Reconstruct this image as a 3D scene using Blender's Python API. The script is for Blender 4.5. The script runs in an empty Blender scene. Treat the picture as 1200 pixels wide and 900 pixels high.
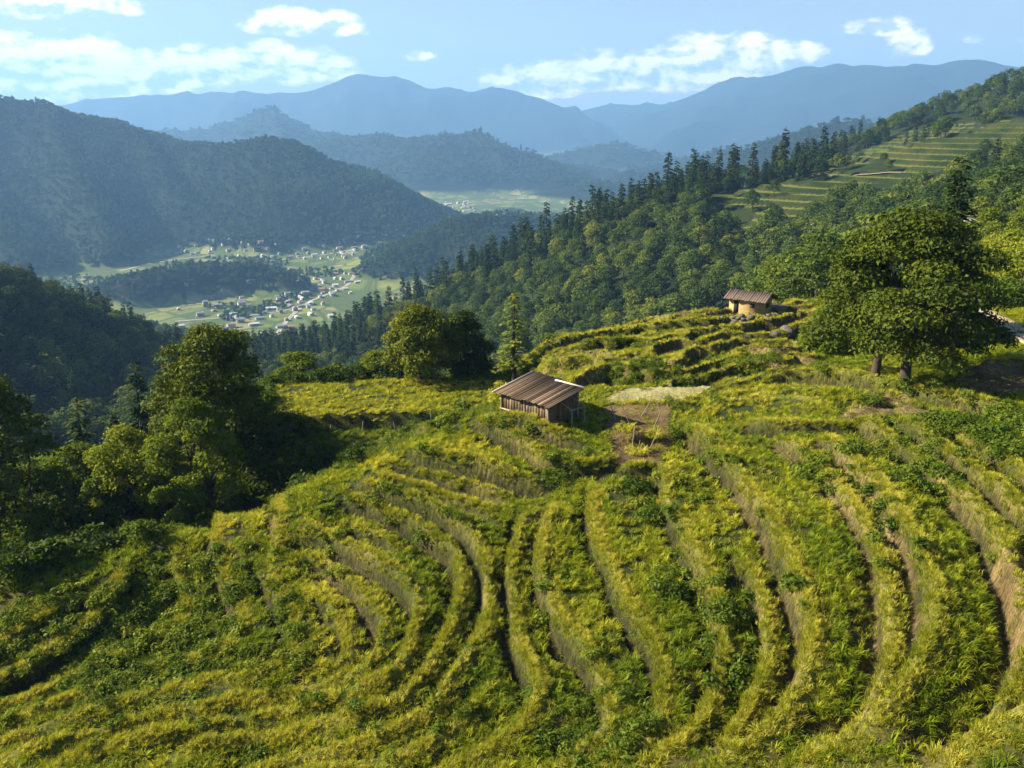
import bpy, math, random
import numpy as np
from mathutils import Vector, Matrix, Euler

# ------------------------------------------------------------------ scene, camera
scene = bpy.context.scene
COL = scene.collection
RNG = np.random.default_rng(7)
PITCH = math.radians(16.1)
FPX = 1039.0
CP, SP = math.cos(PITCH), math.sin(PITCH)

cam_data = bpy.data.cameras.new("camera")
cam_data.sensor_width = 36.0
cam_data.lens = 36.0 * FPX / 1200.0
cam_data.clip_start = 0.5
cam_data.clip_end = 60000.0
cam = bpy.data.objects.new("camera", cam_data)
COL.objects.link(cam)
cam.location = (0, 0, 0)
cam.rotation_euler = (math.radians(90) - PITCH, 0, 0)
scene.camera = cam


def ray(u, v):
    """unit-range direction of a photograph pixel: (x, y, z) per metre of plan distance"""
    a = (np.asarray(u, float) - 600.0) / FPX
    b = (450.0 - np.asarray(v, float)) / FPX
    x = a
    y = CP + b * SP
    z = -SP + b * CP
    h = np.hypot(x, y)
    return x / h, y / h, z / h


def at(u, v, r):
    x, y, z = ray(u, v)
    return np.stack([x * r, y * r, z * r], -1)


# ------------------------------------------------------------------ noise
def _hash(ix, iy, seed):
    h = (ix.astype(np.int64) * 374761393 + iy.astype(np.int64) * 668265263 + seed * 1442695041) & 0x7FFFFFFF
    h = ((h ^ (h >> 13)) * 1274126177) & 0x7FFFFFFF
    return ((h ^ (h >> 16)) & 0xFFFF) / 65535.0


def vnoise(x, y, seed=0):
    ix = np.floor(x); iy = np.floor(y)
    fx = x - ix; fy = y - iy
    fx = fx * fx * fx * (fx * (fx * 6 - 15) + 10)
    fy = fy * fy * fy * (fy * (fy * 6 - 15) + 10)
    ix = ix.astype(np.int64); iy = iy.astype(np.int64)
    a = _hash(ix, iy, seed); b = _hash(ix + 1, iy, seed)
    c = _hash(ix, iy + 1, seed); d = _hash(ix + 1, iy + 1, seed)
    return (a + (b - a) * fx) * (1 - fy) + (c + (d - c) * fx) * fy


def fbm(x, y, scale, octv=4, seed=0, gain=0.5):
    """centred fractal noise, about -1..1"""
    t = 0.0; amp = 1.0; tot = 0.0
    for k in range(octv):
        t = t + amp * (vnoise(x / scale + 17.3 * k, y / scale - 9.1 * k, seed + k) * 2 - 1)
        tot += amp; amp *= gain; scale *= 0.5
    return t / tot * 1.6


def ridged(x, y, scale, octv=3, seed=0):
    t = 0.0; amp = 1.0; tot = 0.0
    for k in range(octv):
        t = t + amp * (1 - np.abs(vnoise(x / scale + 5.7 * k, y / scale + 3.3 * k, seed + k) * 2 - 1))
        tot += amp; amp *= 0.5; scale *= 0.5
    return t / tot


def sstep(a, b, x):
    t = np.clip((x - a) / (b - a), 0, 1)
    return t * t * (3 - 2 * t)


# ------------------------------------------------------------------ base terrain: control points (u, v, r) or (u, v, z)
CZ = [  # near ground, given by height below the camera
    (-150, 900, -28.3), (0, 900, -27.6), (200, 900, -27), (400, 900, -26), (600, 900, -25), (800, 900, -23.6), (1000, 900, -21.8), (1200, 900, -20), (1350, 900, -19),
    (0, 1150, -27.4), (300, 1150, -26.6), (600, 1150, -25.4), (900, 1150, -23), (1200, 1150, -20.5),
    (-150, 800, -28.8), (0, 800, -28.3), (200, 800, -27.5), (400, 800, -26.2), (540, 800, -25), (700, 800, -23.9), (800, 800, -23), (1000, 800, -21), (1200, 800, -19.2), (1350, 800, -18.3),
    (0, 700, -28.3), (100, 665, -27.2), (200, 700, -26.9), (300, 700, -26), (400, 700, -25), (500, 700, -24.3), (600, 700, -23.5), (700, 700, -22.8), (800, 700, -21.9), (1000, 700, -20), (1200, 700, -18.5), (1350, 700, -17.6),
    (200, 622, -25.3), (300, 622, -24.3), (400, 622, -23.4), (500, 622, -22.9), (600, 622, -22.3), (700, 622, -21.7), (800, 622, -20.9), (900, 622, -20), (1000, 622, -19.2), (1100, 622, -18.6), (1200, 622, -18), (1350, 622, -17.2),
    (380, 562, -22.1), (450, 562, -21.7), (550, 562, -21.3), (650, 562, -20.9), (750, 562, -20.4), (850, 562, -19.6), (950, 562, -19), (1050, 562, -18.4), (1200, 562, -17.7), (1350, 562, -17),
    (480, 512, -20.5), (530, 500, -19.8), (580, 485, -19.1), (640, 487, -19), (700, 500, -19.4), (740, 500, -19.5), (760, 463, -19.5), (850, 500, -19.1), (950, 500, -18.5), (1060, 480, -18), (1200, 500, -17.6), (1350, 500, -17),
    (850, 450, -19.4), (900, 440, -19.1), (980, 430, -18.8), (1065, 430, -18.5), (1160, 440, -17.7), (1200, 460, -17.6), (1350, 440, -17),
    (700, 420, -20), (760, 415, -20), (640, 430, -20.5), (850, 400, -19.8), (930, 395, -20),
]
CR = [  # given by plan distance
    # the spur behind the hut, its crest and what falls away beyond it
    (620, 417, 84), (690, 399, 90), (760, 382, 95), (830, 369, 100), (890, 372, 102), (930, 360, 106), (1000, 350, 104), (1100, 375, 92), (1185, 379, 90), (1300, 378, 88),
    (620, 455, 120), (700, 430, 125), (800, 400, 130), (900, 368, 130), (620, 470, 160), (720, 450, 170), (850, 385, 170), (950, 352, 150),
    # shaded hollow and plateau left of the hut
    (300, 640, 66), (100, 725, 63), (0, 770, 61), (-150, 780, 61), (200, 680, 65), (360, 562, 71), (420, 527, 71), (540, 497, 68), (340, 535, 71.5), (460, 515, 72.5),
    (330, 483, 77), (420, 480, 77), (500, 474, 77), (570, 462, 77), (330, 458, 85), (430, 451, 86), (550, 447, 86), (600, 447, 82),
    (255, 512, 80), (160, 545, 82), (60, 590, 76), (-100, 620, 74),
    (250, 520, 100), (380, 480, 100), (500, 462, 100), (590, 452, 100), (100, 560, 100), (0, 580, 100), (-120, 600, 100),
    (250, 530, 140), (400, 505, 140), (520, 482, 140), (100, 550, 140), (-100, 560, 140),
    (300, 520, 220), (450, 500, 220), (550, 480, 220), (120, 540, 200), (-100, 550, 200), (0, 545, 260), (120, 520, 280), (250, 490, 300),
    # left wooded hill
    (-150, 305, 400), (0, 338, 410), (60, 358, 425), (120, 378, 438), (180, 405, 450), (212, 430, 460), (-150, 380, 340), (0, 430, 340), (100, 452, 340), (170, 465, 360),
    (-100, 500, 300), (60, 505, 310), (240, 445, 430),
    (-150, 345, 520), (0, 375, 520), (120, 410, 540), (-100, 400, 680), (60, 420, 680), (200, 432, 640), (290, 430, 480), (330, 428, 560), (300, 408, 950), (150, 380, 950), (0, 370, 950), (-150, 360, 950),
    # right wooded hill: face, ridge and back
    (340, 450, 430), (420, 470, 360), (520, 460, 320), (600, 440, 310), (640, 405, 335), (720, 400, 320), (800, 375, 310), (870, 358, 290), (950, 345, 250), (1030, 335, 200), (1100, 345, 150), (1200, 350, 120), (1330, 340, 120),
    (350, 425, 580), (430, 383, 560), (480, 368, 545), (520, 350, 525), (600, 312, 495), (700, 272, 470), (760, 246, 462), (800, 236, 460), (850, 228, 470), (940, 209, 490), (1000, 190, 520), (1100, 160, 580), (1200, 145, 640), (1330, 118, 700),
    (500, 415, 430), (560, 385, 420), (640, 345, 410), (720, 318, 400), (800, 295, 390), (860, 262, 420), (940, 240, 430), (900, 295, 370), (1000, 250, 420), (1000, 290, 330), (1100, 215, 430), (1200, 190, 470), (1330, 150, 500),
    (1090, 285, 260), (1165, 258, 225), (1200, 250, 260), (1165, 300, 160), (1230, 300, 170), (1330, 270, 200), (1120, 255, 310), (1200, 220, 350), (1330, 200, 380),
    (440, 395, 760), (600, 345, 720), (700, 320, 700), (800, 280, 650), (850, 248, 690), (900, 222, 720), (1000, 174, 750), (1100, 130, 800), (1200, 94, 850), (1330, 55, 920),
    (1000, 205, 620), (1100, 172, 680), (1200, 148, 740), (1330, 120, 790),
    (700, 340, 950), (850, 300, 950), (1000, 260, 1000), (1150, 200, 1100), (1300, 150, 1150),
    (400, 395, 950), (550, 390, 950),
] + [(u, 420, 1300) for u in (-150, 150, 400, 650)] + [(850, 400, 1350), (1050, 380, 1400), (1300, 350, 1450)] + [(u, 480, 1900) for u in (-150, 200, 600, 1000, 1300)]


def _build_rbf():
    pts = []
    for u, v, z in CZ:
        x, y, zz = ray(u, v)
        r = z / zz
        pts.append((math.atan2(x, y), math.log(r), zz))
    for u, v, r in CR:
        x, y, zz = ray(u, v)
        pts.append((math.atan2(x, y), math.log(r), zz))
    P = np.array(pts)
    n = len(P)
    d2 = ((P[:, None, :2] - P[None, :, :2]) ** 2).sum(-1)
    K = 0.5 * d2 * np.log(d2 + 1e-12)
    K += np.eye(n) * 2e-5
    A = np.zeros((n + 3, n + 3))
    A[:n, :n] = K
    A[:n, n] = 1; A[:n, n + 1:] = P[:, :2]
    A[n, :n] = 1; A[n + 1:, :n] = P[:, :2].T
    b = np.zeros(n + 3); b[:n] = P[:, 2]
    return P, np.linalg.solve(A, b)


RP, RW = _build_rbf()


def near_z(x, y):
    x = np.asarray(x, float); y = np.asarray(y, float)
    shp = x.shape
    x = x.ravel(); y = y.ravel()
    r = np.hypot(x, y)
    th = np.clip(np.arctan2(x, y), -0.72, 0.72)
    lr = np.log(np.clip(r, 15.0, 2200.0))
    out = np.empty_like(r)
    n = len(RP)
    for i in range(0, len(r), 40000):
        s = slice(i, i + 40000)
        d2 = (th[s, None] - RP[None, :, 0]) ** 2 + (lr[s, None] - RP[None, :, 1]) ** 2
        k = 0.5 * d2 * np.log(d2 + 1e-12)
        out[s] = k @ RW[:n] + RW[n] + RW[n + 1] * th[s] + RW[n + 2] * lr[s]
    return (out * np.clip(r, 15.0, 2200.0)).reshape(shp)


# ------------------------------------------------------------------ far terrain: valley floor and ranges
FLOOR = -246.0


def rz(*pts):
    return np.array([at(u, v, r) for u, v, r in pts])


RIDGES = [  # polyline of ridge points, slope below the ridge, gully strength, roundness at the crest
    # wooded mountain on the left, with its spurs
    (rz((-260, 112, 2700), (-120, 104, 2700), (0, 108, 2650), (45, 110, 2620), (90, 123, 2600), (150, 139, 2560), (200, 156, 2520), (240, 161, 2480), (280, 161, 2420), (340, 163, 2360), (380, 178, 2330), (425, 199, 2300), (460, 221, 2280), (500, 258, 2260)), 0.55, 1.0, 60),
    (rz((45, 112, 2620), (70, 165, 2350), (95, 215, 2120), (120, 262, 1930), (130, 290, 1800)), 0.85, .7, 15),
    (rz((150, 141, 2560), (185, 185, 2330), (215, 225, 2150), (270, 258, 2010), (310, 280, 1900)), 0.85, .7, 15),
    (rz((-100, 108, 2700), (-60, 180, 2300), (-20, 240, 2000), (20, 285, 1780)), 0.6, 1.0, 25),
    (rz((280, 161, 2420), (300, 200, 2250), (330, 235, 2130), (365, 262, 2030)), 0.85, .7, 15),
    (rz((340, 163, 2360), (385, 205, 2220), (430, 240, 2130), (468, 262, 2080)), 0.85, .7, 15),
    # range behind it
    (rz((140, 160, 6400), (185, 138, 6200), (240, 126, 6000), (300, 114, 5800), (340, 124, 5600), (375, 136, 5300), (400, 142, 4900), (450, 139, 4500), (525, 150, 4200), (560, 152, 4050), (600, 165, 3900), (630, 181, 3800), (668, 212, 3700)), 0.5, 1.0, 90),
    (rz((450, 139, 4500), (480, 175, 4000), (520, 205, 3650), (560, 225, 3450)), 0.55, 1.0, 40),
    (rz((560, 152, 4050), (590, 185, 3750), (625, 212, 3560)), 0.55, 1.0, 40),
    (rz((375, 136, 5300), (400, 185, 4400), (440, 215, 3900)), 0.55, 1.0, 40),
    # far blue ranges
    (rz((-100, 118, 10500), (75, 110, 10400), (150, 108, 10200), (200, 105, 10000), (250, 103, 9800), (300, 93, 9600), (360, 87, 9400), (420, 83, 9300), (460, 90, 9200), (500, 97, 9200), (525, 95, 9200), (545, 99, 9200), (572, 95, 9200), (600, 100, 9200), (640, 112, 9000), (690, 128, 8800), (740, 150, 8600), (790, 172, 8400)), 0.5, 1.0, 120),
    (rz((640, 130, 10800), (685, 117, 10600), (715, 107, 10400), (735, 109, 10300), (755, 107, 10200), (780, 111, 10000), (810, 103, 9800), (860, 90, 9400), (905, 82, 9100), (945, 73, 8900), (965, 75, 8800), (990, 69, 8700), (1008, 70, 8650), (1025, 66, 8600), (1048, 69, 8500), (1065, 69, 8450), (1085, 66, 8400), (1110, 65, 8400), (1150, 70, 8400), (1200, 79, 8400), (1330, 100, 8400)), 0.42, 1.0, 120),
    (rz((945, 74, 8900), (930, 120, 7600), (900, 150, 6800), (860, 170, 6100)), 0.45, 1.0, 80),
    (rz((860, 90, 9400), (830, 130, 8000), (790, 155, 7200)), 0.45, 1.0, 80),
    (rz((1060, 69, 8450), (1040, 110, 7200), (1000, 135, 6300)), 0.45, 1.0, 80),
    # low hills between
    (rz((478, 290, 1520), (500, 272, 1600), (530, 258, 1660), (575, 250, 1720), (625, 250, 1760), (690, 262, 1780), (740, 280, 1780)), 0.62, 0.4, 25),
    (rz((530, 260, 1660), (560, 284, 1500), (590, 302, 1400)), 0.6, 0.4, 25),
    (rz((150, 326, 1400), (190, 316, 1430), (230, 310, 1450), (290, 310, 1460), (330, 322, 1430)), 0.6, 0.3, 22),
    (rz((640, 178, 5600), (680, 166, 5400), (720, 168, 5300), (770, 172, 5200)), 0.4, 0.8, 50),
    (rz((800, 182, 3900), (870, 170, 3600), (925, 156, 3300), (970, 145, 3100), (1005, 139, 3000), (1040, 146, 2900), (1080, 160, 2800), (1150, 150, 2900), (1300, 130, 3000)), 0.45, 1.0, 40),
    (rz((690, 212, 3300), (750, 222, 2900), (800, 215, 2800), (850, 205, 2700)), 0.4, 0.7, 40),
    (rz((730, 196, 4700), (790, 186, 4600), (850, 180, 4500)), 0.4, 0.7, 40),
    (rz((640, 186, 4700), (690, 192, 4500), (720, 197, 4400)), 0.35, 0.7, 30),
]


def far_z(x, y):
    x = np.asarray(x, float); y = np.asarray(y, float)
    r = np.hypot(x, y)
    wx = x + fbm(x, y, 420, 3, 11) * 0.05 * np.clip(r, 500, 6000) * 0.6
    wy = y + fbm(x, y, 420, 3, 23) * 0.05 * np.clip(r, 500, 6000) * 0.6
    best = np.full(x.shape, FLOOR - 200.0)
    for P, k, gul, rnd in RIDGES:
        m = 2200.0 if k < 0.5 else 1700.0
        lo = P.min(0) - m; hi = P.max(0) + m
        sel = (x > lo[0]) & (x < hi[0]) & (y > lo[1]) & (y < hi[1])
        if not sel.any():
            continue
        px = wx[sel]; py = wy[sel]; rx = x[sel]; ry = y[sel]; rr = r[sel]
        b = np.full(px.shape, -1e9)
        for a, c in zip(P[:-1], P[1:]):
            ex, ey = c[0] - a[0], c[1] - a[1]
            # near the crest the true position counts, further down the warped one
            t0 = np.clip(((rx - a[0]) * ex + (ry - a[1]) * ey) / (ex * ex + ey * ey), 0, 1)
            d0 = np.hypot(rx - a[0] - t0 * ex, ry - a[1] - t0 * ey)
            t1 = np.clip(((px - a[0]) * ex + (py - a[1]) * ey) / (ex * ex + ey * ey), 0, 1)
            d1 = np.hypot(px - a[0] - t1 * ex, py - a[1] - t1 * ey)
            w = sstep(0, 0.06 * rr + 40, d0)
            d = d0 * (1 - w) + d1 * w
            t = t0 * (1 - w) + t1 * w
            zz = a[2] + (c[2] - a[2]) * t - k * (np.sqrt(d * d + rnd * rnd) - rnd)
            b = np.maximum(b, zz)
        h = np.clip((b - FLOOR) / 200.0, 0, 2.0)
        sc = np.clip(rr / 2400, 0.6, 3.5)
        g = np.zeros_like(b)
        for q in (1.0, 3.0):
            msk = (sc < 1.8) if q == 1.0 else (sc >= 1.8)
            if msk.any():
                g[msk] = ridged(rx[msk] + 0.35 * ry[msk], ry[msk] * 0.6, 330 * q, 3, 41)
        b = b + gul * np.minimum(h, 1.0) * (g - 0.95) * 80 * sc * sstep(-0.02, 0.25, h)
        kk = 14.0
        hh = np.clip(0.5 + 0.5 * (b - best[sel]) / kk, 0, 1)
        best[sel] = best[sel] * (1 - hh) + b * hh + kk * hh * (1 - hh)
    floor = FLOOR + fbm(x, y, 260, 3, 5) * 3.0 + np.clip((r - 3000) * 0.006, 0, 30) + np.clip(np.abs(np.arctan2(x, y)) - 0.75, 0, 1) * 150
    kk = 12.0
    hh = np.clip(0.5 + 0.5 * (best - floor) / kk, 0, 1)
    return floor * (1 - hh) + best * hh + kk * hh * (1 - hh)


# ------------------------------------------------------------------ terrace lines of the near hill (traced, dropped on the base ground)
LINES = [  # polyline in photo pixels, step height, riser half width, soil showing at the foot
    ([(470, 528), (487, 540), (525, 550), (577, 563), (624, 573), (668, 566)], 1.0, .25, .1),
    ([(445, 545), (485, 550), (554, 572), (606, 588)], 0.7, .25, .3),
    ([(425, 560), (462, 566), (513, 580), (555, 596), (585, 612)], 0.6, .25, .3),
    ([(400, 566), (452, 583), (502, 604), (540, 632), (562, 664), (568, 702), (556, 747), (530, 800), (498, 842), (430, 872), (340, 897), (240, 925)], 0.9, .3, .1),
    ([(385, 582), (412, 588), (461, 606), (508, 632), (532, 660), (535, 692), (523, 736), (496, 788), (462, 826), (400, 846), (330, 862), (250, 885), (150, 912)], 1.1, .35, .4),
    ([(335, 630), (362, 630), (400, 646), (442, 669), (470, 694), (482, 724), (472, 766), (446, 798), (392, 818), (300, 842), (180, 872), (40, 908)], 1.0, .35, .2),
    ([(345, 650), (375, 658), (415, 688), (440, 724), (442, 752), (424, 780), (382, 797), (290, 818), (170, 846), (40, 885), (-70, 912)], 0.85, .3, .5),
    ([(300, 655), (310, 690), (327, 714), (340, 744), (334, 770), (298, 788), (220, 802), (120, 834), (0, 873), (-90, 900)], 0.85, .35, .1),
    ([(318, 640), (322, 615), (312, 592)], 0.6, .3, .6),
    ([(258, 604), (252, 650), (266, 700), (280, 738), (262, 762), (200, 779), (100, 815), (-30, 860)], 0.8, .35, .4),
    ([(210, 630), (203, 680), (212, 722), (188, 746), (110, 780), (10, 825), (-80, 858)], 0.8, .35, .2),
    ([(158, 655), (144, 698), (112, 733), (50, 774), (-50, 822)], 0.75, .35, .1),
    ([(100, 682), (80, 715), (30, 748), (-60, 790)], 0.6, .35, .1),
    ([(612, 592), (599, 643), (594, 690), (600, 745), (612, 790), (618, 830), (596, 868), (540, 898), (470, 925)], 0.85, .28, .2),
    ([(648, 585), (634, 622), (628, 668), (638, 712), (658, 745), (688, 788), (708, 822), (704, 858), (672, 888), (610, 915)], 1.0, .35, .4),
    ([(692, 562), (688, 600), (698, 650), (722, 700), (750, 750), (768, 800), (762, 845), (728, 884), (670, 920)], 0.5, .3, .1),
    ([(768, 540), (776, 592), (800, 642), (825, 690), (838, 738), (838, 790), (820, 838), (776, 882), (720, 915)], 0.9, .35, .2),
    ([(850, 640), (872, 668), (887, 710), (891, 760), (880, 815), (848, 862), (796, 905)], 0.7, .3, .4),
    ([(800, 500), (838, 545), (880, 590), (908, 640), (926, 695), (938, 750), (932, 795), (908, 842), (856, 886), (800, 918)], 1.05, .4, .5),
    ([(900, 512), (945, 540), (985, 575), (1015, 620), (1031, 675), (1036, 730), (1025, 790), (1000, 836), (950, 880), (890, 920)], 0.8, .3, .7),
    ([(950, 512), (995, 545), (1033, 592), (1066, 650), (1081, 708), (1076, 760), (1052, 815), (1005, 858), (945, 898)], 1.15, .4, .8),
    ([(1000, 494), (1037, 516), (1083, 546), (1133, 590), (1165, 645), (1186, 705), (1192, 760), (1178, 815), (1130, 860), (1050, 900)], 1.2, .4, .4),
    ([(1040, 500), (1090, 530), (1140, 562), (1200, 612), (1240, 680), (1255, 760), (1220, 830), (1140, 880), (1050, 920)], 1.1, .4, .2),
    ([(1090, 505), (1150, 535), (1210, 575), (1280, 640)], 0.9, .35, .1),
    ([(850, 500), (900, 505), (960, 503), (1010, 500)], 0.6, .3, .2),
    ([(800, 492), (840, 482), (900, 470), (960, 476), (1000, 490)], 0.7, .3, .1),
    ([(820, 476), (860, 464), (920, 458), (985, 462)], 0.6, .3, .1),
    ([(880, 450), (940, 444), (1010, 450), (1060, 461), (1130, 475), (1200, 486)], 0.9, .3, .3),
    ([(985, 490), (1010, 472), (1050, 468), (1090, 480)], 0.7, .3, .5),
    ([(1110, 455), (1135, 438), (1180, 428), (1230, 426)], 0.9, .35, .9),
    ([(545, 496), (580, 506), (620, 530), (645, 550), (700, 550), (745, 540)], 0.85, .3, .2),
    ([(575, 492), (620, 502), (660, 522), (700, 526)], 0.6, .3, .1),
    ([(712, 548), (740, 552), (785, 540)], 0.5, .3, .6),
    ([(700, 512), (740, 518), (785, 508)], 0.4, .3, .6),
    ([(700, 470), (740, 474), (790, 473), (830, 462)], 0.5, .25, .3),
    ([(400, 522), (440, 514), (500, 512)], 0.7, .3, .2),
]


def hit_base(u, v, r0=15.0, r1=400.0):
    """first meeting of a photo pixel's sight line with the base ground"""
    dx, dy, dz = (float(q) for q in ray(u, v))
    rs = np.exp(np.linspace(math.log(r0), math.log(r1), 500))
    f = dz * rs - near_z(dx * rs, dy * rs)
    i = np.argmax(f < 0)
    if f[i] >= 0:
        i = len(rs) - 1
    a = rs[max(i - 1, 0)]; b = rs[i]
    rs = np.linspace(a, b, 40)
    f = dz * rs - near_z(dx * rs, dy * rs)
    j = np.argmax(f < 0)
    r = rs[j]
    return np.array([dx * r, dy * r, dz * r])


def smooth_poly(P, step):
    """Catmull-Rom resample"""
    P = np.asarray(P)
    Q = np.vstack([2 * P[0] - P[1], P, 2 * P[-1] - P[-2]])
    out = []
    for i in range(1, len(Q) - 2):
        p0, p1, p2, p3 = Q[i - 1], Q[i], Q[i + 1], Q[i + 2]
        n = max(2, int(np.linalg.norm(p2 - p1) / step))
        for t in np.linspace(0, 1, n, endpoint=False):
            out.append(0.5 * (2 * p1 + (p2 - p0) * t + (2 * p0 - 5 * p1 + 4 * p2 - p3) * t * t + (3 * p1 - p0 - 3 * p2 + p3) * t ** 3))
    out.append(Q[-2])
    return np.array(out)


TL = []
for px, h, hw, soil in LINES:
    P = smooth_poly(np.array([hit_base(u, v) for u, v in px])[:, :2], 0.9)
    d = np.gradient(P, axis=0)
    nrm = np.stack([-d[:, 1], d[:, 0]], 1)
    nrm /= np.linalg.norm(nrm, axis=1)[:, None] + 1e-9
    zl = near_z(P[:, 0] + 1.5 * nrm[:, 0], P[:, 1] + 1.5 * nrm[:, 1])
    zr = near_z(P[:, 0] - 1.5 * nrm[:, 0], P[:, 1] - 1.5 * nrm[:, 1])
    sgn = 1.0 if (zl - zr).mean() > 0 else -1.0
    if h < 0:
        sgn = -sgn
    TL.append((P, abs(h), hw, soil, sgn))


def _offset_lines():
    """narrower tiers between the traced ones, running parallel to them"""
    main = np.concatenate([P for P, *_ in TL])
    extra = []
    for P, h, hw, soil, sgn in list(TL):
        if h < .55 or len(P) < 10 or P[:, 0].mean() > 1.0:
            continue
        d = np.gradient(P, axis=0)
        nrm = np.stack([-d[:, 1], d[:, 0]], 1); nrm /= np.linalg.norm(nrm, axis=1)[:, None] + 1e-9
        for off, kh in ((1.75, .62), (3.4, .5), (-1.9, .55)):
            Q = P + nrm * off * sgn * (1 + .18 * fbm(P[:, 0], P[:, 1], 7, 2, 55))[:, None]
            dm = np.sqrt(((Q[:, None] - main[None]) ** 2).sum(-1)).min(1)
            if extra:
                em = np.concatenate([E[0] for E in extra])
                dm = np.minimum(dm, np.sqrt(((Q[:, None] - em[None]) ** 2).sum(-1)).min(1))
            ok = dm > 1.45
            i = 0
            while i < len(Q):
                if not ok[i]:
                    i += 1; continue
                j = i
                while j < len(Q) and ok[j]: j += 1
                if j - i >= 7:
                    extra.append((Q[i:j], h * kh, .22, soil * .5, sgn))
                i = j
    return extra


TL += _offset_lines()


def in_poly(x, y, P):
    res = np.zeros(np.shape(x), bool)
    n = len(P)
    for i in range(n):
        x1, y1 = P[i][:2]; x2, y2 = P[(i + 1) % n][:2]
        c = ((y1 > y) != (y2 > y)) & (x < (x2 - x1) * (y - y1) / (y2 - y1 + 1e-12) + x1)
        res ^= c
    return res


def soft_poly(x, y, P):
    return in_poly(x, y, P).astype(float)


def pix_poly(*pts):
    return [hit_base(u, v)[:2] for u, v in pts]


# zones of the near hill, as plan outlines
SPUR2 = [at(u, v, r)[:2] for u, v, r in [(610, 420, 90), (700, 400, 97), (830, 369, 108), (935, 350, 115), (990, 400, 85), (930, 435, 72), (840, 450, 68), (760, 452, 68), (690, 455, 66), (650, 445, 68)]]
PLOT_BROWN = pix_poly((702, 476), (790, 476), (775, 545), (718, 545))
PLOT_DRY = pix_poly((700, 470), (735, 455), (835, 452), (800, 474), (740, 474))
MOUND = pix_poly((1112, 452), (1140, 434), (1230, 425), (1230, 462), (1150, 466))
SOIL_R = pix_poly((1145, 655), (1230, 640), (1230, 800), (1195, 800), (1188, 750))
BANK_BROWN = pix_poly((992, 492), (1012, 464), (1060, 466), (1100, 486), (1060, 500))
CHUTE = pix_poly((252, 650), (262, 605), (272, 605), (266, 655))
CHUTE2 = pix_poly((312, 600), (330, 590), (330, 640), (316, 645))
PLATEAU = [at(u, v, r)[:2] for u, v, r in [(318, 484, 76.5), (420, 481, 76.5), (500, 475, 76.5), (590, 460, 76.5), (610, 447, 86), (430, 449, 88), (322, 458, 88)]]


def near_detail(x, y, base):
    """terrace steps on the near hill: returns added height and masks (riser, rim, soil)"""
    n = x.shape
    toe = np.zeros(n); near = np.full(n, 9.0); dz = np.zeros(n); riser = np.zeros(n); rim = np.zeros(n); soil = np.zeros(n)
    wx = x + fbm(x, y, 2.2, 2, 77) * 0.14
    wy = y + fbm(x, y, 2.2, 2, 78) * 0.14
    for P, h, hw, sl, sgn in TL:
        hw = hw * .62
        W = 3.0
        lo = P.min(0) - W - .3; hi = P.max(0) + W + .3
        sel = np.nonzero((x > lo[0]) & (x < hi[0]) & (y > lo[1]) & (y < hi[1]))[0]
        if len(sel) == 0:
            continue
        px = wx[sel]; py = wy[sel]
        bd = np.full(px.shape, 1e9); bs = np.zeros(px.shape); bt = np.zeros(px.shape)
        ns = len(P) - 1
        for i in range(ns):
            a = P[i]; e = P[i + 1] - a
            L2 = e @ e + 1e-12
            t = ((px - a[0]) * e[0] + (py - a[1]) * e[1]) / L2
            tc = np.clip(t, 0, 1)
            ox = px - a[0] - tc * e[0]; oy = py - a[1] - tc * e[1]
            d = np.hypot(ox, oy)
            m = d < bd
            side = np.sign(e[0] * oy - e[1] * ox)
            bs = np.where(m, side, bs); bt = np.where(m, (i + np.clip(t, -1, 2)) , bt); bd = np.where(m, d, bd)
        # fade at both ends of the line
        fade = sstep(-0.2, 2.5, bt) * sstep(-0.2, 2.5, ns - bt)
        d = bd * bs * sgn
        hh = 1.55 * h * (0.85 + 0.3 * fbm(px, py, 5.0, 2, 91))
        up = np.where(d > hw, 0.5 * np.clip(1 - (d - hw) / W, 0, 1) ** 1.3, 0)
        dn = np.where(d < -hw, -0.5 * np.clip(1 - (-d - hw) / W, 0, 1) ** 1.3, 0)
        mid = np.where(np.abs(d) <= hw, 0.5 * np.sin(np.clip(d / hw, -1, 1) * math.pi / 2), 0)
        dz[sel] += hh * fade * (up + dn + mid) + 0.10 * fade * np.exp(-((d - hw - .22) / .2) ** 2) - 0.22 * fade * np.exp(-((d + hw + .22) / .18) ** 2)
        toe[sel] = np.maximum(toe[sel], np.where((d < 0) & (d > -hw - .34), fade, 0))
        near[sel] = np.where(np.abs(d) < np.abs(near[sel]), d, near[sel])
        riser[sel] = np.maximum(riser[sel], fade * np.clip(1.35 - np.abs(d) / (hw + .15), 0, 1))
        rim[sel] = np.maximum(rim[sel], fade * np.exp(-((d - hw - .32) / .3) ** 2))
        nzs = .55 + .75 * fbm(px, py, 1.1, 3, 93)
        so = fade * np.exp(-((d + hw + .22) / .26) ** 2) * sl
        so = np.maximum(so, fade * sl * 0.9 * np.clip(1.1 - np.abs(d + .15) / (hw * .75), 0, 1) * np.clip(nzs, 0, 1))
        soil[sel] = np.maximum(soil[sel], so)
    return dz, riser, rim, soil, toe, near


_pe = [(300, 78.0), (330, 76.6), (420, 76.4), (500, 76.2), (570, 75.6), (612, 75.2)]
_pt = np.array([math.atan2(*ray(u, 480)[:2]) for u, _ in _pe]); _pr = np.array([r for _, r in _pe])


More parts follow.
